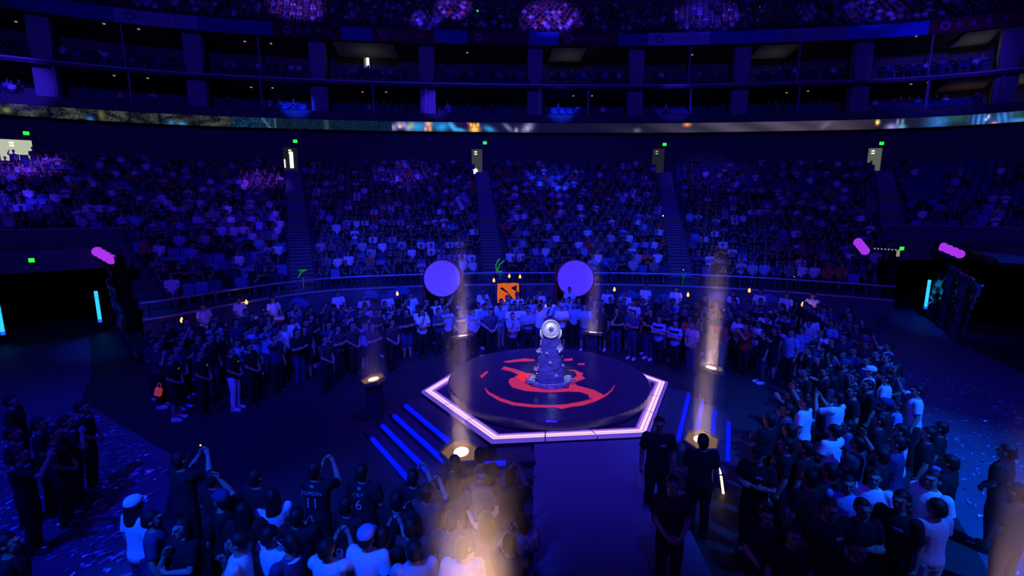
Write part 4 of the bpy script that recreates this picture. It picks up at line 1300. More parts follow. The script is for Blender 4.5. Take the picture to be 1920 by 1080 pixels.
# pose: elbow, wrist, hand direction, finger curl, by side (-1 the person's left ... as seen from the front; forward is +y)
POSES = {
    'relaxed': {s: ((s * .235, -.02, 1.13), (s * .245, .06, .90), (s * -.05, .25, -1), .5) for s in (-1, 1)},
    'clasped': {s: ((s * .235, .03, 1.14), (s * .085, .19, .99), (s * -.8, .15, -.6), .6) for s in (-1, 1)},
    'crossed': {-1: ((-.235, .05, 1.15), (.05, .20, 1.17), (1, .1, .15), .5), 1: ((.235, .05, 1.15), (-.05, .235, 1.21), (-1, .0, .1), .5)},
    'clap': {s: ((s * .225, .08, 1.15), (s * .07, .30, 1.22), (s * -.35, .5, .75), .15) for s in (-1, 1)},
    'phone': {s: ((s * .20, .24, 1.29), (s * .075, .34, 1.52), (s * -.45, .15, .9), .9) for s in (-1, 1)},
    'raised': {-1: ((-.235, -.02, 1.13), (-.245, .06, .90), (.05, .25, -1), .5), 1: ((.26, .20, 1.50), (.16, .30, 1.73), (-.2, .1, 1), .8)},
    'chin': {-1: ((-.22, .10, 1.13), (.04, .22, 1.13), (1, .05, .05), .6), 1: ((.17, .20, 1.16), (.05, .19, 1.37), (-.3, -.1, 1), .9)},
    'drum': {s: ((s * .25, .05, 1.14), (s * .15, .29, 1.02), (s * -.25, .8, -.35), 1.1) for s in (-1, 1)},
}


def add_hand(bm, s, wrist, d, curl, fwd):
    """palm, four unequal bent fingers and a thumb from the side of the palm"""
    w_ = Vector(wrist); d = Vector(d).normalized()
    n = Vector((-s, 0, 0)) if abs(d.x) < .7 else Vector((0, -1, 0))   # the way the palm looks
    n = (n - d * n.dot(d)).normalized()
    sd = d.cross(n).normalized()
    if sd.dot(fwd) < 0: sd = -sd                                    # thumb side
    limb(bm, [w_ - d * .01, w_ + d * .03, w_ + d * .075], [.026, .030, .026], seg=8)
    limb(bm, [w_ + d * .03 + sd * .02, w_ + d * .082 + sd * .024], [.021, .017], seg=8)
    limb(bm, [w_ + d * .03 - sd * .02, w_ + d * .078 - sd * .026], [.021, .016], seg=8)
    for k, (o_, ln) in enumerate(((.031, .068), (.0105, .078), (-.0105, .072), (-.031, .056))):
        b0 = w_ + d * (.085 - .004 * abs(k - 1)) + sd * o_
        c1, c2 = curl * .6, curl * 1.25
        p1 = b0 + (d * math.cos(c1) + n * math.sin(c1)) * ln * .55 + sd * o_ * .10
        p2 = p1 + (d * math.cos(c2) + n * math.sin(c2)) * ln * .45
        limb(bm, [b0 - d * .012, p1, p2], [.0098, .0092, .0078], seg=7)
    t0 = w_ + d * .022 + sd * .028
    t1 = t0 + (d * .55 + sd * .62 + n * .35).normalized() * .042
    t2 = t1 + (d * .85 + sd * .15 + n * .45).normalized() * .030
    limb(bm, [t0, t1, t2], [.015, .0115, .009], seg=7)


def head_shells(bm, z=0.0, y=0.0):
    def E_(c, *r): ell(bm, (c[0], c[1] + y, c[2] + z), *r)
    E_((0, -.005, 1.625), .077, .096, .098)            # skull
    E_((0, .030, 1.565), .060, .062, .076)             # face and jaw
    E_((0, .062, 1.517), .028, .026, .020)             # chin
    E_((0, .092, 1.640), .050, .014, .012)             # brow
    limb(bm, [(0, .092 + y, 1.628 + z), (0, .112 + y, 1.588 + z)], [.010, .015], seg=8)   # nose
    for s in (-1, 1):
        E_((s * .080, -.008, 1.600), .010, .022, .032)  # ears
        E_((s * .040, .068, 1.590), .020, .018, .018)   # cheeks
    E_((0, .086, 1.548), .024, .012, .009)             # lips
    limb(bm, [(0, -.012 + y, 1.40 + z), (0, -.005 + y, 1.53 + z)], [.062, .052], True, True)


def trunk(bm, g=0.0, sl=0.0, bottom=0.0):
    loft(bm, [((0, -.01, .86 + bottom), .150 + g, .105 + g), ((0, -.012, .93), .165 + g, .118 + g), ((0, 0, 1.05), .150 + g, .105 + g), ((0, .008, 1.18), .160 + g, .112 + g), ((0, .008, 1.30), .178 + g, .118 + g),
              ((0, 0, 1.38), .170 + g, .100 + g), ((0, -.006, 1.425), .120 + g, .078 + g), ((0, -.01, 1.46), .065 + g, .058 + g)])


def paint_faces(me, y=0.0, z=0.0):
    """eyes, brows and mouth as materials on the skin faces there"""
    idx = []
    for p in me.polygons:
        c = p.center
        x_, y_, z_ = abs(c.x), c.y - y, c.z - z
        k = 0
        if y_ > .055:
            if .018 < x_ < .046 and 1.603 < z_ < 1.617: k = 1
            if .016 < x_ < .052 and 1.634 < z_ < 1.643: k = 1
            if x_ < .024 and 1.541 < z_ < 1.556: k = 2
        idx.append(k)
    me.polygons.foreach_set('material_index', idx)


def legs(bm, r, z1=0.09, flat=False, y=0.0):
    for s in (-1, 1):
        pts, rr = [(s * .088, -.01, .90), (s * .094, .012, .70), (s * .098, .015, .49), (s * .102, -.012, .30), (s * .104, -.015, z1)], [.088 + r, .080 + r, .057 + r, .055 + r, .040 + r * 1.4]
        limb(bm, pts, rr, False, flat)


BODY, SHIRT = {}, {}
for name, ps in POSES.items():
    bm = bmesh.new()
    trunk(bm); head_shells(bm); legs(bm, 0)
    for s in (-1, 1):
        e, wr, hd, cu = ps[s]
        limb(bm, [SH[s], SH[s].lerp(Vector(e), .5), e], [.052, .047, .038])
        limb(bm, [e, Vector(e).lerp(Vector(wr), .35), wr], [.039, .040, .026])
        add_hand(bm, s, wr, hd, cu, Vector((0, 1, .2)))
        limb(bm, [(s * .104, -.03, .055), (s * .112, .12, .035)], [.04, .03])
    me = fuse(bm, 0.0085, 4)
    for k in ('skin', 'feature', 'lips'): me.materials.append(M[k])
    paint_faces(me)
    me = thinned(me, 0.15)
    BODY[name] = me
    bm = bmesh.new()
    trunk(bm, .018)
    for s in (-1, 1):
        e = Vector(ps[s][0])
        limb(bm, [SH[s], SH[s].lerp(e, .3), SH[s].lerp(e, .70)], [.076, .072, .074], False, True)
    SHIRT[name] = fuse(bm, 0.013, 3, 0.3)
    SHIRT[name].materials.append(M['dark'])
bm = bmesh.new(); legs(bm, .016, .085, True); loft(bm, [((0, -.012, .82), .165, .115), ((0, -.012, .93), .176, .128), ((0, -.005, .99), .166, .120)]); TROUS = fuse(bm, .014, 3, .3); TROUS.materials.append(M['dark'])
bm = bmesh.new()
for s in (-1, 1): limb(bm, [(s * .088, -.01, .90), (s * .098, .012, .70), (s * .102, .015, .50)], [.106, .104, .096], False, True)
loft(bm, [((0, -.012, .82), .165, .115), ((0, -.012, .93), .176, .128), ((0, -.005, .99), .166, .120)]); SHORTS = fuse(bm, .014, 3, .3); SHORTS.materials.append(M['dark'])
SHOES = {}
for s in (-1, 1):
    bm = bmesh.new()
    limb(bm, [(s * .104, -.055, .048), (s * .108, .03, .052), (s * .118, .155, .036)], [.046, .050, .036])
    limb(bm, [(s * .104, -.02, .06), (s * .104, -.02, .11)], [.05, .048], False, True)
    box(bm, (s * .112, .05, .014), (.085, .25, .028))
    SHOES[s] = fuse(bm, .011, 2, .3); SHOES[s].materials.append(M['shoed'])


def hair_mesh(kind):
    bm = bmesh.new()
    ell(bm, (0, -.018, 1.645), .086, .102, .095, 20)
    ell(bm, (0, -.055, 1.60), .080, .070, .090, 16)
    if kind == 'long':
        loft(bm, [((0, -.075, 1.30), .085, .03), ((0, -.085, 1.42), .10, .045), ((0, -.065, 1.55), .095, .06), ((0, -.04, 1.66), .085, .07)])
        for s in (-1, 1): limb(bm, [(s * .078, -.01, 1.65), (s * .086, .0, 1.52), (s * .095, .02, 1.38)], [.022, .026, .020])
    if kind == 'bun': ell(bm, (0, -.11, 1.69), .045, .045, .045)
    me = fuse(bm, .009, 2, .25)
    bm = bmesh.new(); bm.from_mesh(me)
    # open the face: cut hair away in front below the hairline
    dead = [v for v in bm.verts if v.co.y > .035 and v.co.z < 1.675 and abs(v.co.x) < .082]
    bmesh.ops.delete(bm, geom=dead, context='VERTS')
    bm.to_mesh(me); bm.free()
    me.materials.append(M['hair'])
    return me


HAIR = {k: hair_mesh(k) for k in ('short', 'long', 'bun')}
bm = bmesh.new()
lathe(bm, [(.094, 1.645), (.098, 1.67), (.090, 1.705), (.065, 1.732), (.03, 1.745), (0, 1.748)], (0, -.012, 0), 24)
for v in bm.verts: v.co.y *= 1.13
g = [(-.075, .06), (-.06, .12), (0, .165), (.06, .12), (.075, .06)]
prism(bm, g, 1.645, 1.655)
CAP = fin(bm, True); CAP.materials.append(M['white'])
HAIR['cap'] = HAIR['short']
HAIR['caplong'] = HAIR['long']

HEADTOP = 1.735


VAR = {}


def omat(o, m, slot=0):
    """the same shape in another cloth: one mesh for each shape and cloth"""
    if o.data.materials[slot] == m: return
    k = (o.data.name, m.name, slot)
    if k not in VAR:
        VAR[k] = o.data.copy()
        VAR[k].materials[slot] = m
    o.data = VAR[k]


PROTO = {}


def proto(pose, hair, leg):
    k = (pose, hair, leg)
    if k in PROTO: return PROTO[k]
    PROTO[k] = (BODY[pose], SHIRT[pose], TROUS if leg == 'trousers' else SHORTS, HAIR[hair])
    return PROTO[k]


NP = 0


def person(x, y, face, label, shirt='dark', pants='dark', pose='relaxed', hair='short', leg='trousers', height=1.70, shoes='shoed', group=None, skin='skin', cap='white', name='person', z=0.0, cat='person', collar=None, logo=None, number=None, hemband=None, sleeveband=None, strap=None, lean=0.0):
    global NP
    NP += 1
    root = empty(name, (x, y, z), face, label, cat, group)
    k = height / HEADTOP
    root.scale = (k * (0.95 + .1 * ((NP * 37) % 11) / 11), k, k)
    b_, s_, t_, h_ = proto(pose, hair, leg)
    o = link('body', b_, None, root)
    if skin != 'skin': omat(o, M[skin])
    o = link('shirt', s_, None, root); omat(o, M[shirt])
    o = link('trousers' if leg == 'trousers' else 'shorts', t_, None, root); omat(o, M[pants])
    link('hair', h_, None, root)
    for s in (-1, 1):
        o = link('shoe', SHOES[s], None, root); omat(o, M[shoes])
    if hair.startswith('cap'):
        o = link('cap', CAP, None, root); omat(o, M[cap])
    if collar:
        bm = bmesh.new(); lathe(bm, [(.075, 1.455), (.105, 1.44), (.11, 1.425), (.08, 1.44)], (0, -.008, 0), 16)
        link('collar', fin(bm, True), M[collar], root)
    if logo:
        bm = bmesh.new(); prism(bm, [(-.10, .12), (-.02, .137), (-.02, .146), (-.10, .13)], 1.30, 1.335)
        link('chest_logo', fin(bm), M[logo], root)
    if number:
        link_number(root, *number)
    for nm, bd, zz, hh in (('hem_band', hemband, .905, .09), ('shoulder_band', sleeveband, 1.33, .07)):
        if bd:
            bm = bmesh.new()
            pr = [(.19, .142)] if nm == 'hem_band' else [(.212, .148)]
            rx, ry = pr[0]
            V0 = [[bm.verts.new((rx * math.cos(a), ry * math.sin(a), zz + hh * j)) for a in [q * 2 * PI / 24 for q in range(24)]] for j in range(2)]
            for q in range(24): bm.faces.new((V0[0][q], V0[0][(q + 1) % 24], V0[1][(q + 1) % 24], V0[1][q]))
            bmesh.ops.solidify(bm, geom=bm.faces[:], thickness=0.006)
            link(nm, fin(bm, True), M[bd], root)
    if strap:
        bm = bmesh.new(); tube(bm, [(-.12, -.115, 1.42), (-.02, -.138, 1.22), (.14, -.125, .98)], .016, 6); link('bag_strap', fin(bm), M[strap], root)
    return root


def text_mesh(s, size):
    c = bpy.data.curves.new('t', 'FONT'); c.body = s; c.size = size; c.align_x = 'CENTER'; c.align_y = 'CENTER'; c.extrude = 0.002
    o = bpy.data.objects.new('t', c); TMP.objects.link(o)
    dg = bpy.context.evaluated_depsgraph_get(); dg.update()
    me = bpy.data.meshes.new_from_object(o.evaluated_get(dg))
    bpy.data.objects.remove(o)
    return me


def link_number(root, top, num):
    for nm, s, sz, z in (('jersey_lettering', top, .075, 1.335), ('jersey_number', num, .21, 1.19)):
        o = link(nm, text_mesh(s, sz), M['pale'], root)
        o.rotation_euler = (PI / 2, 0, 0)
        o.location = (0, -.142 if nm[7] == 'n' else -.138, z)
    bm = bmesh.new(); prism(bm, [(-.025, -.105), (.025, -.105), (.025, -.112), (-.025, -.112)], 1.405, 1.44); link('jersey_badge', fin(bm), M['pale'], root)


def to_stage(x, y): return math.atan2(-(SCX - x), SCY - y)


def put(px, py, label, face=None, height=1.70, **kw):
    """stand a person so that the top of the head shows at a pixel of the photograph"""
    p = at(px, py, height)
    f = to_stage(p.x, p.y) if face is None else math.radians(face)
    o = person(p.x, p.y, f, label, height=height, **kw)
    TAKEN.append((p.x, p.y))
    return o


TAKEN = []
AWAY, CAMW = 0, 180          # facing away from, or towards, the viewer
# --- bottom left crowd
put(250, 930, 'person in white cap and long white top at the edge of the littered aisle', -20, 1.66, shirt='white', pants='navy', hair='caplong', pose='relaxed', shoes='shoe')
put(283, 957, 'short-haired person in dark printed shirt right beside the white-capped one', -60, 1.62, shirt='navy', pose='relaxed')
put(338, 972, 'long-haired person in dark top with folded arm and hand at the chin', 160, 1.62, hair='long', pose='chin', skin='skin')
put(336, 846, 'tall person in dark T-shirt holding up a device with a red light', -20, 1.78, pose='phone')
put(398, 880, 'dark-haired person standing before the raised red-lit device, seen from behind', -10, 1.68, pose='clasped')
put(412, 920, 'person in dark cap raising a hand, behind the one with hand at chin', 60, 1.70, hair='cap', cap='navy', pose='raised')
put(443, 998, 'person in white T-shirt with dark strap at the bottom edge beside the hand-at-chin one', 100, 1.70, shirt='white', pose='chin')
put(479, 878, 'dark-clad person with arm akimbo next to the jersey wearer', -20, 1.72, pose='relaxed')
put(508, 915, 'person in white strapped top under dark hair, in front of the lettered jersey', 30, 1.64, shirt='white', pose='crossed', hair='long')
put(506, 985, 'black-haired person in white T-shirt with a diagonal strap at the bottom edge', -30, 1.68, shirt='white', strap='dark', pose='relaxed')
put(541, 1000, 'person in navy polo with white collar and a round white earpiece', 60, 1.70, shirt='navy', collar='white', pose='chin')
put(590, 864, 'person in dark jersey with number 11 on the back, arms raised', -8, 1.76, pose='phone', number=('TOPSON', '11'))
put(679, 868, 'person in dark jersey with number 6 on the back', -14, 1.74, pose='clasped', number=('CRIT', '6'))
put(612, 1008, 'person in white T-shirt holding up a phone in a white case', -10, 1.70, shirt='white', pose='phone')
put(687, 987, 'broad person in blue cap and white T-shirt seen from behind', -12, 1.74, shirt='white', hair='cap', cap='bluec', pose='relaxed')
put(556, 950, 'dark-clad person with a pale wristband between the jersey number 11 and the bottom row', 0, 1.64, pose='clap')
put(650, 930, 'dark-clad person below the number 6 jersey', -20, 1.66, pose='crossed')
put(455, 940, 'dark-clad long-haired person beside the white strapped top', 10, 1.62, hair='long')
put(775, 1012, 'person in pale T-shirt in the warm beam, lower left of its brightest part', 20, 1.68, shirt='pale', pose='crossed')
put(866, 1008, 'person in pale T-shirt right inside the brightest warm beam', 0, 1.68, shirt='pale', pose='relaxed')
put(956, 1000, 'dark-haired person holding a bluish phone at the right edge of the warm beam', -10, 1.64, pose='phone', shirt='char')
put(978, 962, 'person in pale violet T-shirt at the edge of the empty runner', 20, 1.66, shirt='pale', pose='crossed')
put(846, 957, 'person in dark T-shirt in the upper part of the warm beam', 0, 1.70, shirt='char')
put(912, 958, 'long-haired person in dark top in the right part of the warm beam', 0, 1.63, shirt='char', hair='long')
put(770, 968, 'person in dark T-shirt just left of the warm beam', 0, 1.70, shirt='char', pose='clasped')
put(800, 905, 'person in charcoal shirt with glinting badge left of the beam, second row', -10, 1.70, shirt='char', pose='phone')
put(744, 920, 'person in dark shirt with small blue glints, right of the number 6 jersey', -10, 1.70, pose='clap')
put(850, 886, 'person in dark top standing under the kite lamp, second from it', 10, 1.66, shirt='char', hair='long', pose='clasped')
put(904, 878, 'pale-faced person in dark jacket below the short blue step light', 170, 1.66, shirt='char', pose='clasped')
put(958, 880, 'person in dark top with a small cyan badge at the runner corner', -10, 1.70, pose='phone')
put(852, 852, 'person whose dark head hides the lower left of the kite lamp', 10, 1.68, pose='relaxed')
put(900, 838, 'person whose dark head hides the right side of the kite lamp', 10, 1.74, pose='clasped')
put(775, 878, 'dark-clad person at the foot of the left steps', -10, 1.68, pose='phone')
put(718, 985, 'dark-clad person between the blue cap and the pale T-shirt', -10, 1.66, hair='short', pose='phone')
# --- right of the runner
put(1237, 782, 'large guard in black polo with small chest badge at the stage corner', 170, 1.80, logo='pale', pose='relaxed', skin='skin2')
put(1263, 892, 'guard in black clothes with clasped hands, nearest the empty runner', 175, 1.76, pose='clasped', skin='skin2')
put(1319, 813, 'person whose dark head stands against the right kite lamp', -10, 1.74, pose='relaxed')
put(1424, 838, 'person in dark cap and black shirt with pale badges on chest and sleeve', 140, 1.72, hair='cap', cap='dark', logo='pale', sleeveband=None, pose='crossed')
put(1476, 820, 'person in black shirt with pale chest lettering, head in profile', 60, 1.74, logo='bluec', pose='relaxed')
put(1512, 826, 'dark-clad person between the chest-lettered shirt and the white scarves', 40, 1.72)
put(1556, 868, 'dark-clad person with pale sleeve badge below the white draped scarf', 30, 1.72, logo='pale')
put(1512, 742, 'person draped in a white patterned flag, first of the white group', 40, 1.74, shirt='white', pose='raised')
put(1572, 735, 'person in white patterned shirt with lifted arms behind the draped flag', 30, 1.74, shirt='white', pose='phone')
put(1565, 795, 'person in white patterned scarf over the shoulders', 20, 1.70, shirt='white', pose='crossed')
put(1610, 818, 'dark-haired person with bare arms beside the white patterned scarf', 30, 1.70, shirt='char', pose='chin')
put(1558, 936, 'bald man in black T-shirt with pale vertical print, walking towards the viewer', 178, 1.76, hair='short', pose='relaxed', skin='skin2', logo='pale')
put(1620, 936, 'person in black T-shirt with folded arms beside the bald man', 170, 1.72, pose='crossed')
put(1642, 880, 'person in white T-shirt behind the folded-arms one', 140, 1.70, shirt='white', pose='relaxed')
put(1592, 892, 'person with pale blue towel over the shoulder behind the bald man', 150, 1.66, shirt='bluec', pose='relaxed')
put(1692, 920, 'large person in black T-shirt with small chest badge facing across', 120, 1.82, logo='pale', pose='relaxed', skin='skin2')
put(1752, 882, 'person in white T-shirt behind the pale pink shirt', 110, 1.76, shirt='white', pose='relaxed')
put(1758, 934, 'black-haired person in pale pink T-shirt seen from behind', 10, 1.72, shirt='pinkc', pants='pale', pose='clasped')
put(1690, 794, 'person in white T-shirt with arms across the belly', 50, 1.76, shirt='white', pose='crossed')
put(1782, 852, 'person in black T-shirt at the outer edge of the right crowd', 30, 1.72, logo='pale')
put(1722, 722, 'person in white T-shirt at the littered right aisle', 60, 1.74, shirt='white', pose='raised')
put(1684, 752, 'small person in pale blue shirt in front of the white T-shirt', 60, 1.50, shirt='bluec', pose='clasped')
put(1633, 686, 'person in white cap and white V-neck shirt', 60, 1.74, shirt='white', hair='cap', pose='crossed')
put(1664, 700, 'person in white shirt right behind the white cap', 50, 1.70, shirt='white', pose='clasped')
put(1668, 640, 'person in white hooded top with one raised sleeve at the tunnel side', 60, 1.78, shirt='white', pose='raised')
put(1742, 800, 'dark-clad person beside the aisle with pale backpack', 50, 1.68)
put(1650, 775, 'dark-clad person behind the white T-shirt with crossed arms', 50, 1.70)
put(1765, 790, 'person in blue shorts and dark top at the right aisle edge', 40, 1.62, pants='bluec', leg='shorts')
put(1612, 1010, 'dark-clad person at the bottom edge below the folded arms', 175, 1.66)
put(1440, 950, 'person in dark shirt with a pale towel, low at the bottom right of the runner', 170, 1.64, pose='clasped')
put(1490, 985, 'person in dark top with red shoes at the bottom edge', 175, 1.66, pants='navy', shoes='red')
put(1890, 832, 'person in brown-lit dark shirt at the far right edge', 30, 1.76, pose='clasped')
put(1912, 905, 'dark figure at the far right edge under the warm glow', 10, 1.74)
# --- far left group in the aisle
for px, py, lb, kw in ((22, 800, 'person with pale collar at the left edge of the aisle, rearmost', dict(collar='bluec')), (34, 838, 'person with pale collar and badge at the left edge of the aisle, lower', dict(collar='bluec', logo='bluec', pose='phone')),
                       (72, 782, 'person with folded arms in the left aisle group', dict(pose='crossed', collar='bluec')), (98, 800, 'dark-clad person in the middle of the left aisle group', dict(pose='clasped')),
                       (122, 778, 'person with hand at the chin in the left aisle group', dict(pose='chin', collar='bluec')), (152, 752, 'tall person in black trousers and white shoes at the aisle, ahead of the left group', dict(shoes='shoe', collar='bluec', pose='clasped')),
                       (20, 740, 'person at the left edge behind the aisle group', dict()), (10, 1000, 'dark figure cut by the left bottom corner', dict())):
    put(px, py, lb, -62, 1.72, **kw)
# --- front line of the left arc
put(318, 662, 'person in dark shorts and white shoes at the end of the left front line', None, 1.70, pose='clasped', leg='shorts', shoes='shoe', logo='greend')  # green chest logos here are given a glow of their own
put(372, 655, 'person in dark T-shirt with linked arms, second in the front line', None, 1.74, pose='clasped', logo='greend')
put(432, 650, 'person in dark top and bright white trousers in the front line', None, 1.68, pants='white', shoes='shoe', logo='greend', pose='clasped')
put(466, 642, 'dark-clad person holding the wrist, right of the white trousers', None, 1.72, pose='clasped')
put(531, 606, 'person in white shirt looking down, left of the striped shirts', None, 1.70, shirt='white', pose='clasped')
put(572, 598, 'tall person in pale grey shirt, left of the striped shirts', None, 1.76, shirt='char', pose='relaxed', pants='khaki')
for k, (px, py) in enumerate(((608, 628), (632, 609), (660, 603), (697, 604), (734, 598))):
    put(px, py, f'person in dark polo with blue shoulder and hem bands, {["first","second","third","fourth","fifth"][k]} of the striped row', None, 1.72, shirt='char', hemband='white', sleeveband='white', pose=('clasped', 'crossed')[k % 2], group='striped polo row')
put(765, 560, 'person in bright blue-white shirt with lifted arm at the left drum', None, 1.74, shirt='white', pose='raised')
put(800, 566, 'person in black T-shirt with raised arm between the white and light-sleeved shirts', None, 1.76, pose='raised')
for k, px in enumerate((822, 838, 862, 886, 920)):
    put(px, (577, 575, 580, 579, 578)[k], f'person in navy polo with pale sleeves, {["first","second","third","fourth","last"][k]} in the row left of the trophy', None, 1.72, shirt='bluec' if k % 2 else 'navy', sleeveband='white', pose=('crossed', 'relaxed', 'clasped', 'clasped', 'clasped')[k], group='pale-sleeved polo row')
put(961, 586, 'person in bright blue shirt with chin in hand, right of the polo row', None, 1.70, shirt='bluec', pose='chin')
put(940, 560, 'broad person in bright blue shirt under the orange panel', None, 1.76, shirt='white', pose='relaxed')
put(990, 576, 'person in bright blue shirt with white hem beside the trophy', None, 1.72, shirt='bluec', hemband='white', pose='crossed')
put(1050, 562, 'tall person in bright blue shirt right behind the trophy', None, 1.76, shirt='bluec')
put(1078, 566, 'person in bright blue shirt with a bag in front, right of the trophy', None, 1.74, shirt='bluec', pose='clasped', hemband='white')
put(1108, 552, 'person in black T-shirt pointing, right of the bright blue shirts', None, 1.76, pose='chin')
put(1237, 592, 'person in blue apron-like top with floral shoulders at the right stage rim', None, 1.68, shirt='bluec', sleeveband='char', pose='crossed')
put(1268, 600, 'second person in blue apron-like top with floral shoulders', None, 1.66, shirt='bluec', sleeveband='char', pose='crossed')
put(1300, 603, 'person in dark red top beside the floral shoulders', None, 1.66, shirt='pinkc', pants='navy', pose='clasped')
put(1400, 606, 'person holding a bright phone torch in the right arc', None, 1.70, pose='phone', shirt='red')
put(1486, 616, 'person in blue-lit shirt with outstretched arm in the right arc', None, 1.72, shirt='bluec', pose='raised')
put(1524, 590, 'person in bright white shirt turned away near the right drummers', 0, 1.72, shirt='white')
NMAN = NP


# --- the rest of the floor crowd
def inside(x, y, poly):
    c = False
    for (x0, y0), (x1, y1) in zip(poly, poly[1:] + poly[:1]):
        if (y0 > y) != (y1 > y) and x < (x1 - x0) * (y - y0) / (y1 - y0) + x0: c = not c
    return c


ZONES = [
    ('crowd left of the stage', [(-8.6, 10.9), (-7, 11.3), (-6.4, 12.7), (-5.7, 13.9), (-4.5, 14.6), (-3.6, 15.1), (-3.2, 18.3), (-5, 17.8), (-6.8, 17.4), (-8.6, 16.6), (-10.0, 15.2), (-10.9, 13.6)], 66,
     [('dark', 20), ('char', 6), ('navy', 4), ('pale', 2), ('bluec', 2), ('white', 2), ('orange', 1)], 0.0),
    ('crowd right behind the stage', [(-3.4, 15.6), (-1.4, 16.4), (0.8, 16.7), (2.6, 16.5), (2.9, 18.7), (0.8, 18.9), (-3.2, 18.5)], 34,
     [('bluec', 7), ('white', 5), ('dark', 6), ('navy', 4), ('pale', 2), ('orange', 1)], 0.0),
    ('crowd right of the stage', [(2.9, 16.6), (3.9, 15.6), (5.7, 15.1), (6.2, 14.0), (7.4, 13.3), (8.0, 12.2), (10.2, 13.2), (11.9, 16.2), (10.5, 17.8), (6.5, 18.6), (3.0, 18.5)], 78,
     [('dark', 14), ('char', 6), ('navy', 6), ('bluec', 3), ('pale', 2), ('white', 2), ('orange', 1), ('red', 1)], 0.0),
    ('dark crowd beyond the right kite lamp', [(7.6, 12.0), (6.6, 10.4), (4.6, 8.2), (3.6, 6.0), (4.4, 5.2), (6.3, 7.0), (8.0, 9.2), (9.9, 12.8)], 26,
     [('dark', 14), ('char', 5), ('navy', 3)], 0.0),
]
SHN = dict(dark='black T-shirt', char='charcoal shirt', navy='navy shirt', pale='pale grey shirt', bluec='light blue shirt', white='white T-shirt', orange='orange T-shirt', red='red T-shirt')
PON = dict(relaxed='arms down', clasped='hands clasped', crossed='arms crossed', clap='hands together', phone='both hands raised', raised='one arm raised', chin='hand at the chin')
rz = random.Random(21)
for zn, poly, cnt, shirts, _ in ZONES:
    xs, ys = [p[0] for p in poly], [p[1] for p in poly]
    bagc = [s for s, n in shirts for _k in range(n)]
    made, tries = 0, 0
    while made < cnt and tries < 6000:
        tries += 1
        x, y = rz.uniform(min(xs), max(xs)), rz.uniform(min(ys), max(ys))
        if not inside(x, y, poly) or any((x - a)**2 + (y - b)**2 < 0.50**2 for a, b in TAKEN) or any((x - a)**2 + (y - b)**2 < 0.55**2 for a, b in LAMPXY): continue
        TAKEN.append((x, y)); made += 1
        sh, po = rz.choice(bagc), rz.choice(['relaxed', 'relaxed', 'clasped', 'clasped', 'crossed', 'crossed', 'clap', 'phone', 'raised', 'chin'])
        hr = rz.choice(['short'] * 7 + ['long', 'bun', 'cap'])
        lb = f'person in {SHN[sh]}, {PON[po]}, {zn}'
        person(x, y, to_stage(x, y) + rz.uniform(-.35, .35), lb, shirt=sh, pants=rz.choice(['dark', 'dark', 'denim', 'navy', 'khaki']), pose=po, hair=hr, cap=rz.choice(['dark', 'navy', 'bluec']), leg=rz.choice(['trousers'] * 3 + ['shorts']),
               height=rz.uniform(1.58, 1.80), shoes=rz.choice(['shoed', 'shoe', 'shoed']), group=f'{SHN[sh]} people, {PON[po]}, {zn}', skin=rz.choice(['skin', 'skin', 'skin2']))

# --- drummers along the front wall, each at a flat drum on a stand
def flat_drum(x, y, z, label, tilt=0.12):
    root = empty('flat_drum', (x, y, 0), to_stage(x, y), label, 'drum', None)
    bm = bmesh.new(); lathe(bm, [(0, -.2), (.30, -.2), (.345, -.1), (.35, -.05), (.335, 0), (.30, .0), (.30, -.02), (0, -.02)], (0, 0, z), 28); link('shell', fin(bm, True), M['drumred'], root)
    bm = bmesh.new(); lathe(bm, [(0, 0.01), (.325, 0.008), (.335, -.015), (0, -.015)], (0, 0, z), 28); link('drum_skin', fin(bm), M['drumskin'], root)
    for k in range(3):
        a = k * 2 * PI / 3
        bm = bmesh.new(); tube(bm, [(.30 * math.cos(a), .30 * math.sin(a), z - .15), (.36 * math.cos(a), .36 * math.sin(a), 0)], .022, 6); link('leg', fin(bm), M['wood'], root)


DRM = [(380, 569, 1), (447, 557, 1), (511, 556, 1), (633, 545, 1), (681, 552, 0), (726, 548, 0), (770, 548, 0), (905, 541, 0), (1012, 543, 0), (1068, 538, 0), (1140, 540, 0), (1173, 545, 1), (1211, 533, 1), (1268, 537, 1), (1375, 545, 1), (1426, 542, 1), (1475, 548, 1), (1525, 549, 1)]
ORD = ['first', 'second', 'third', 'fourth', 'fifth', 'sixth', 'seventh', 'eighth', 'ninth', 'tenth', 'eleventh', 'twelfth', 'thirteenth', 'fourteenth', 'fifteenth', 'sixteenth', 'seventeenth', 'last']
for k, (px, py, dr) in enumerate(DRM):
    p = at(px, py, 1.72)
    person(p.x, p.y, to_stage(p.x, p.y), f'drummer in white V-neck vest before the front wall, {ORD[k]} from the left', shirt='white', pants='dark', pose='drum' if k % 4 else 'clasped', height=1.72, name='drummer', cat='drummer')
    if dr:
        d = (C2 - p.xy).normalized()
        q = p.xy + d * 0.62
        if any((q.x - a)**2 + (q.y - b)**2 < 0.1 for a, b in TAKEN): q = p.xy + d * 0.56
        flat_drum(q.x, q.y, 0.96, f'flat drum with pinkish skin in front of the {ORD[k]} drummer')

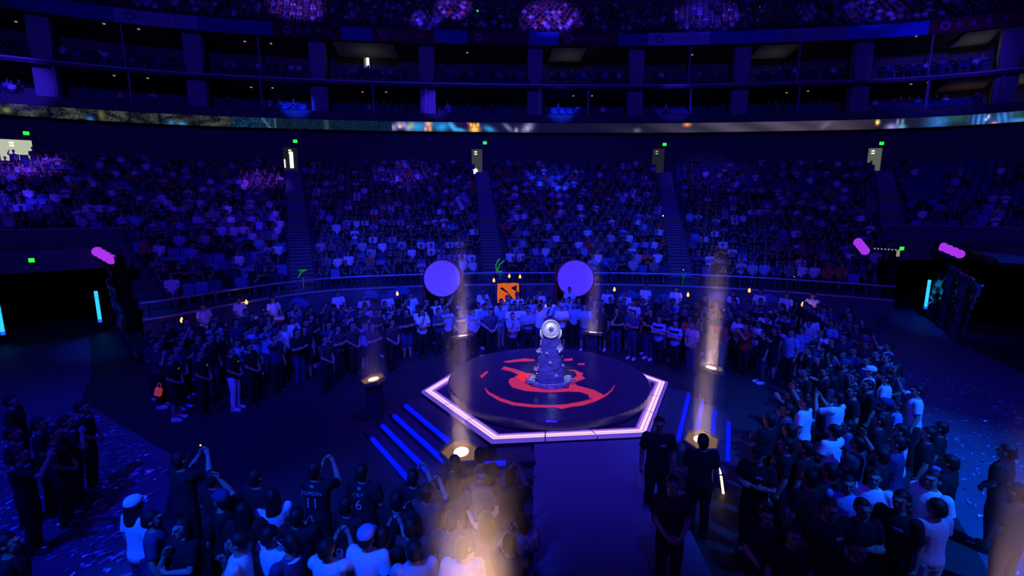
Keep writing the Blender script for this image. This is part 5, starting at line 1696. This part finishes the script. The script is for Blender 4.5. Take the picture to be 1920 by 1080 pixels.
# held phones and lights
for px, py, D, lb, m in ((377, 839, 7.6, 'device with a small red light held up in the lower left crowd', 'flame'), (1400, 601, 16.0, 'phone with a dazzling white torch in the right arc', 'phone_l'), (637, 1040, 4.75, 'phone in a white case held up at the bottom edge', None),
                      (1243, 406, 31.0, 'tiny white phone torch beside the right stair aisle', 'phone_l'), (1488, 521, 23.0, 'tiny bluish phone light in the front rows right', 'phone_l'), (1281, 508, 24.3, 'tiny pale light over the stair foot between the right blocks', 'dim_l'), (921, 905, 7.9, 'phone screen glowing cyan at the runner corner', 'cyanblue')):
    c = aty(px, py, D)
    root = empty('phone', c, 0, lb, 'phone')
    bm = bmesh.new(); box(bm, (0, 0, 0), (0.075, 0.012, 0.15)); link('case', fin(bm), M['black'] if m else M['white'], root)
    bm = bmesh.new(); lathe(bm, [(0, 0.006), (0.035 if D > 12 else 0.016, 0.004), (0.036 if D > 12 else 0.017, 0)], (0, -0.007, 0.045), 10, (0, -1, 0)); link('torch', fin(bm), M[m or 'black'], root)
# red bag with a glow put into its colour
p = at(294, 770, 0)
bm = bmesh.new(); box(bm, (0, 0, .42), (.15, .08, .2)); tube(bm, [(-.05, 0, .52), (-.03, 0, .66), (.03, 0, .66), (.05, 0, .52)], .008, 6)
bmesh.ops.transform(bm, matrix=Matrix.Rotation(.25, 4, 'Y'), verts=bm.verts)
tag(link('shoulder_bag', fin(bm), mat('red_bag_added_glow', (0.75, 0.10, 0.08), 0.5, em=(0.9, 0.08, 0.07), es=0.25), None, (p.x, p.y, 0.1)), 'bright red bag held low at the left end of the front line', 'bag')

# ------------------------------------------------------------------ seated spectators
def seated(arm, voxel, thin=0.0):
    """one continuous seated figure; materials 0 skin, 1 shirt, 2 trousers, 3 hair"""
    parts = []
    def part(k, fn):
        b2 = bmesh.new(); fn(b2); me = fin(b2); parts.append((k, me))
    part(1, lambda b: loft(b, [((0, -.06, .42), .19, .14), ((0, -.06, .60), .18, .13), ((0, -.05, .80), .20, .13), ((0, -.05, .93), .19, .11), ((0, -.05, 1.0), .10, .08)], 12))
    part(3, lambda b: (ell(b, (0, -.06, 1.22), .088, .105, .10, 12),))
    part(0, lambda b: (ell(b, (0, -.015, 1.17), .070, .085, .105, 12), limb(b, [(0, -.05, .96), (0, -.04, 1.1)], [.06, .055])))
    for s in (-1, 1):
        e, wr = arm[s]
        part(1, lambda b: limb(b, [(s * .18, -.05, .94), Vector((s * .18, -.05, .94)).lerp(Vector(e), .75)], [.072, .065]))
        part(0, lambda b: (limb(b, [Vector((s * .18, -.05, .94)).lerp(Vector(e), .6), e], [.05, .046]), limb(b, [e, wr], [.046, .04]), limb(b, [wr, Vector(wr) + Vector((-s * .04, .08, .03))], [.045, .035])))
        part(2, lambda b: (limb(b, [(s * .10, -.04, .48), (s * .13, .33, .51)], [.095, .075]), limb(b, [(s * .13, .33, .50), (s * .13, .28, .06)], [.07, .05]), limb(b, [(s * .13, .24, .01), (s * .14, .36, .0)], [.05, .045])))
    bm = bmesh.new()
    kd_pts = []
    for k, me in parts:
        bm.from_mesh(me)
        kd_pts += [(v.co.copy(), k) for v in me.vertices]
        kd_pts += [(p.center.copy(), k) for p in me.polygons]
    me = fuse(bm, voxel, 1, thin)
    kd = KDTree(len(kd_pts))
    for i, (c, k) in enumerate(kd_pts): kd.insert(c, i)
    kd.balance()
    me.polygons.foreach_set('material_index', [kd_pts[kd.find(p.center)[1]][1] for p in me.polygons])
    return me


ARMS = [{s: ((s * .215, .05, .70), (s * .12, .30, .60)) for s in (-1, 1)}, {s: ((s * .215, .08, .74), (s * .06, .26, .86)) for s in (-1, 1)}, {-1: ((-.215, .05, .70), (-.12, .30, .60)), 1: ((.28, .14, .98), (.16, .22, 1.22))}]
SITM = [seated(a, .034, .3) for a in ARMS]
SITL = [seated(a, .04, .085) for a in ARMS]
SHADES = ['dark', 'navy', 'char', 'bluec', 'white', 'pale', 'pinkc', 'red', 'orange', 'khaki']
for me in SITM + SITL:
    for k in ('skin', 'dark', 'denim', 'hair'): me.materials.append(M[k])
rq = random.Random(77)
WT = [40, 18, 14, 8, 13, 6, 2, 2, 1, 4]
SIT.sort(key=lambda q: math.dist(q[:3], (0, 0, EYE)))
crowd = {0: [], 1: [], 2: []}
SHL = dict(dark='black', navy='navy', char='charcoal', bluec='light blue', white='white', pale='pale grey', pinkc='pale pink', red='red', orange='orange', khaki='grey')
for k, q in enumerate(SIT):
    sh, po = rq.choices(SHADES, WT)[0], rq.choices((0, 1, 2), (6, 3, 1))[0]
    dz, fz = 0.0, q[3] + rq.uniform(-.25, .25)
    if k < 290:
        o = link('spectator', SITM[po], None, None, (q[0] - .11 * math.sin(q[3]), q[1] + .11 * math.cos(q[3]), q[2] + .08)); o.rotation_euler = (0, 0, fz)
        s_ = rq.uniform(.93, 1.05); o.scale = (s_, s_, s_)
        omat(o, M[sh], 1)
        b = BLK[max(0, min(5, int(math.floor(q[4])) + 1))]
        row = ['front', 'second', 'third', 'fourth', 'fifth', 'sixth', 'seventh', 'eighth', 'ninth', 'tenth', 'eleventh', 'twelfth', 'thirteenth', 'fourteenth', 'fifteenth', 'sixteenth', 'seventeenth', 'eighteenth', 'nineteenth', 'twentieth'][min(q[5], 19)]
        pw_ = ('resting', 'clapping', 'waving')[po]
        lb = f'seated spectator in {SHL[sh]} top, {pw_}, {row} row of the {b}'
        tag(o, lb, 'spectator', f'{row} row {b} spectators in {SHL[sh]}, {pw_}')
    else:
        crowd[po].append((q[0] - .11 * math.sin(q[3]), q[1] + .11 * math.cos(q[3]), q[2] + .08, fz, rq.uniform(.93, 1.05), SHADES.index(sh)))
# upper deck and the suite balconies
for k in range(UR):
    tt = np.linspace(-0.6, 5.3, 3000)
    P = WO(tt, 0.95 + k * UD)
    arc = np.concatenate([[0], np.cumsum(np.linalg.norm(np.diff(P, axis=0), axis=1))])
    for s in np.arange(0.2, arc[-1], 0.55):
        if rq.random() > 0.9: continue
        t = float(np.interp(s, arc, tt))
        if min(abs((t * 2) % 1 - .5), 1) < 0.035: continue
        p = WO(t, 0.95 + k * UD); q = WO(t, 0) - p
        crowd[rq.choice((0, 0, 1))].append((p[0], p[1], 19.7 + k * UZ, math.atan2(-q[0], q[1]), 1.0, SHADES.index(rq.choices(SHADES, WT)[0])))
PIL = [WO(t_at(px, 17, 1.2), 1.2) for px in (77, 365, 597, 802, 1002, 1192, 1388, 1615, 1893)]
for z, rows in ((15.52, (0.5, 1.3)), (12.62, (0.55, 1.35))):
    for d in rows:
        tt = np.linspace(-0.6, 5.3, 3000)
        P = WO(tt, d)
        arc = np.concatenate([[0], np.cumsum(np.linalg.norm(np.diff(P, axis=0), axis=1))])
        for s in np.arange(0.2, arc[-1], 0.62):
            if rq.random() > (0.62 if z > 14 else 0.30): continue
            t = float(np.interp(s, arc, tt))
            p = WO(t, d); q = WO(t, 0) - p
            if any(np.linalg.norm(p - a) < 1.4 for a in PIL): continue
            crowd[rq.choice((0, 0, 1))].append((p[0], p[1], z + (0.35 if d > 1 else 0.1), math.atan2(-q[0], q[1]), 1.0, SHADES.index(rq.choices(SHADES, WT)[0])))
chunks = []
CM = [M['skin'], M['denim'], M['hair']] + [M[s] for s in SHADES]
for po in crowd:
    v, lv, tot, mi = bulk('', SITL[po], [c[:5] for c in crowd[po]])
    sid = np.array([c[5] for c in crowd[po]])[:, None]
    mi = np.where(mi == 0, 0, np.where(mi == 2, 1, np.where(mi == 3, 2, 3 + sid)))
    chunks.append((v, lv, tot, mi))
me = bulk_mesh(chunks)
o = link('seated_crowd', me, CM)
tag(o, 'great seated crowd filling the farther rows, balconies and upper deck', 'crowd', kind='stuff')
# seats of the suite balconies
pl = []
for z, rows in ((15.52, (0.5, 1.3)), (12.62, (0.55, 1.35))):
    for d in rows:
        for t in np.arange(-0.6, 5.3, 0.0415):
            p = WO(t, d); q = WO(t, 0) - p
            if any(np.linalg.norm(p - a) < 1.5 for a in PIL): continue
            pl.append((p[0], p[1], z + (0.35 if d > 1 else 0.1), math.atan2(-q[0], q[1]), 1.15))
tag(link('balcony_seating', bulk_mesh([bulk('', SEAT, pl)]), M['seat']), 'rows of blue seats on the two suite balconies', 'seats', kind='stuff')

# ------------------------------------------------------------------ foil litter on the aisles
rc = random.Random(9)
bm = bmesh.new()
for poly, n in (([(-3.8, 3.2), (-7.0, 9.0), (-10.8, 11.6), (-12, 11), (-11, 7), (-8.6, 3.2)], 1700), ([(5.6, 3.4), (7.8, 7.4), (9.8, 10.4), (12.2, 14.2), (14, 14), (12, 9), (9, 4)], 420)):
    xs, ys = [p[0] for p in poly], [p[1] for p in poly]
    k = 0
    while k < n:
        x, y = rc.uniform(min(xs), max(xs)), rc.uniform(min(ys), max(ys))
        if not inside(x, y, poly): continue
        k += 1
        l, wd, a = rc.uniform(.012, .07), rc.uniform(.008, .026), rc.gauss(0.25, .5)
        d, e = Vector((math.cos(a), math.sin(a), 0)) * l, Vector((-math.sin(a), math.cos(a), 0)) * wd
        c = Vector((x, y, 0.012)); u1, u2 = rc.uniform(0, .03), rc.uniform(0, .03)
        quad(bm, c - d - e, c + d - e + Vector((0, 0, u1)), c + d + e + Vector((0, 0, u1 + .01)), c - d + e + Vector((0, 0, u2)))
tag(link('confetti_litter', fin(bm), M['foil']), 'scattered silver foil confetti on the two blue aisles', 'litter', kind='stuff')
COL.children.unlink(TMP); bpy.data.collections.remove(TMP)
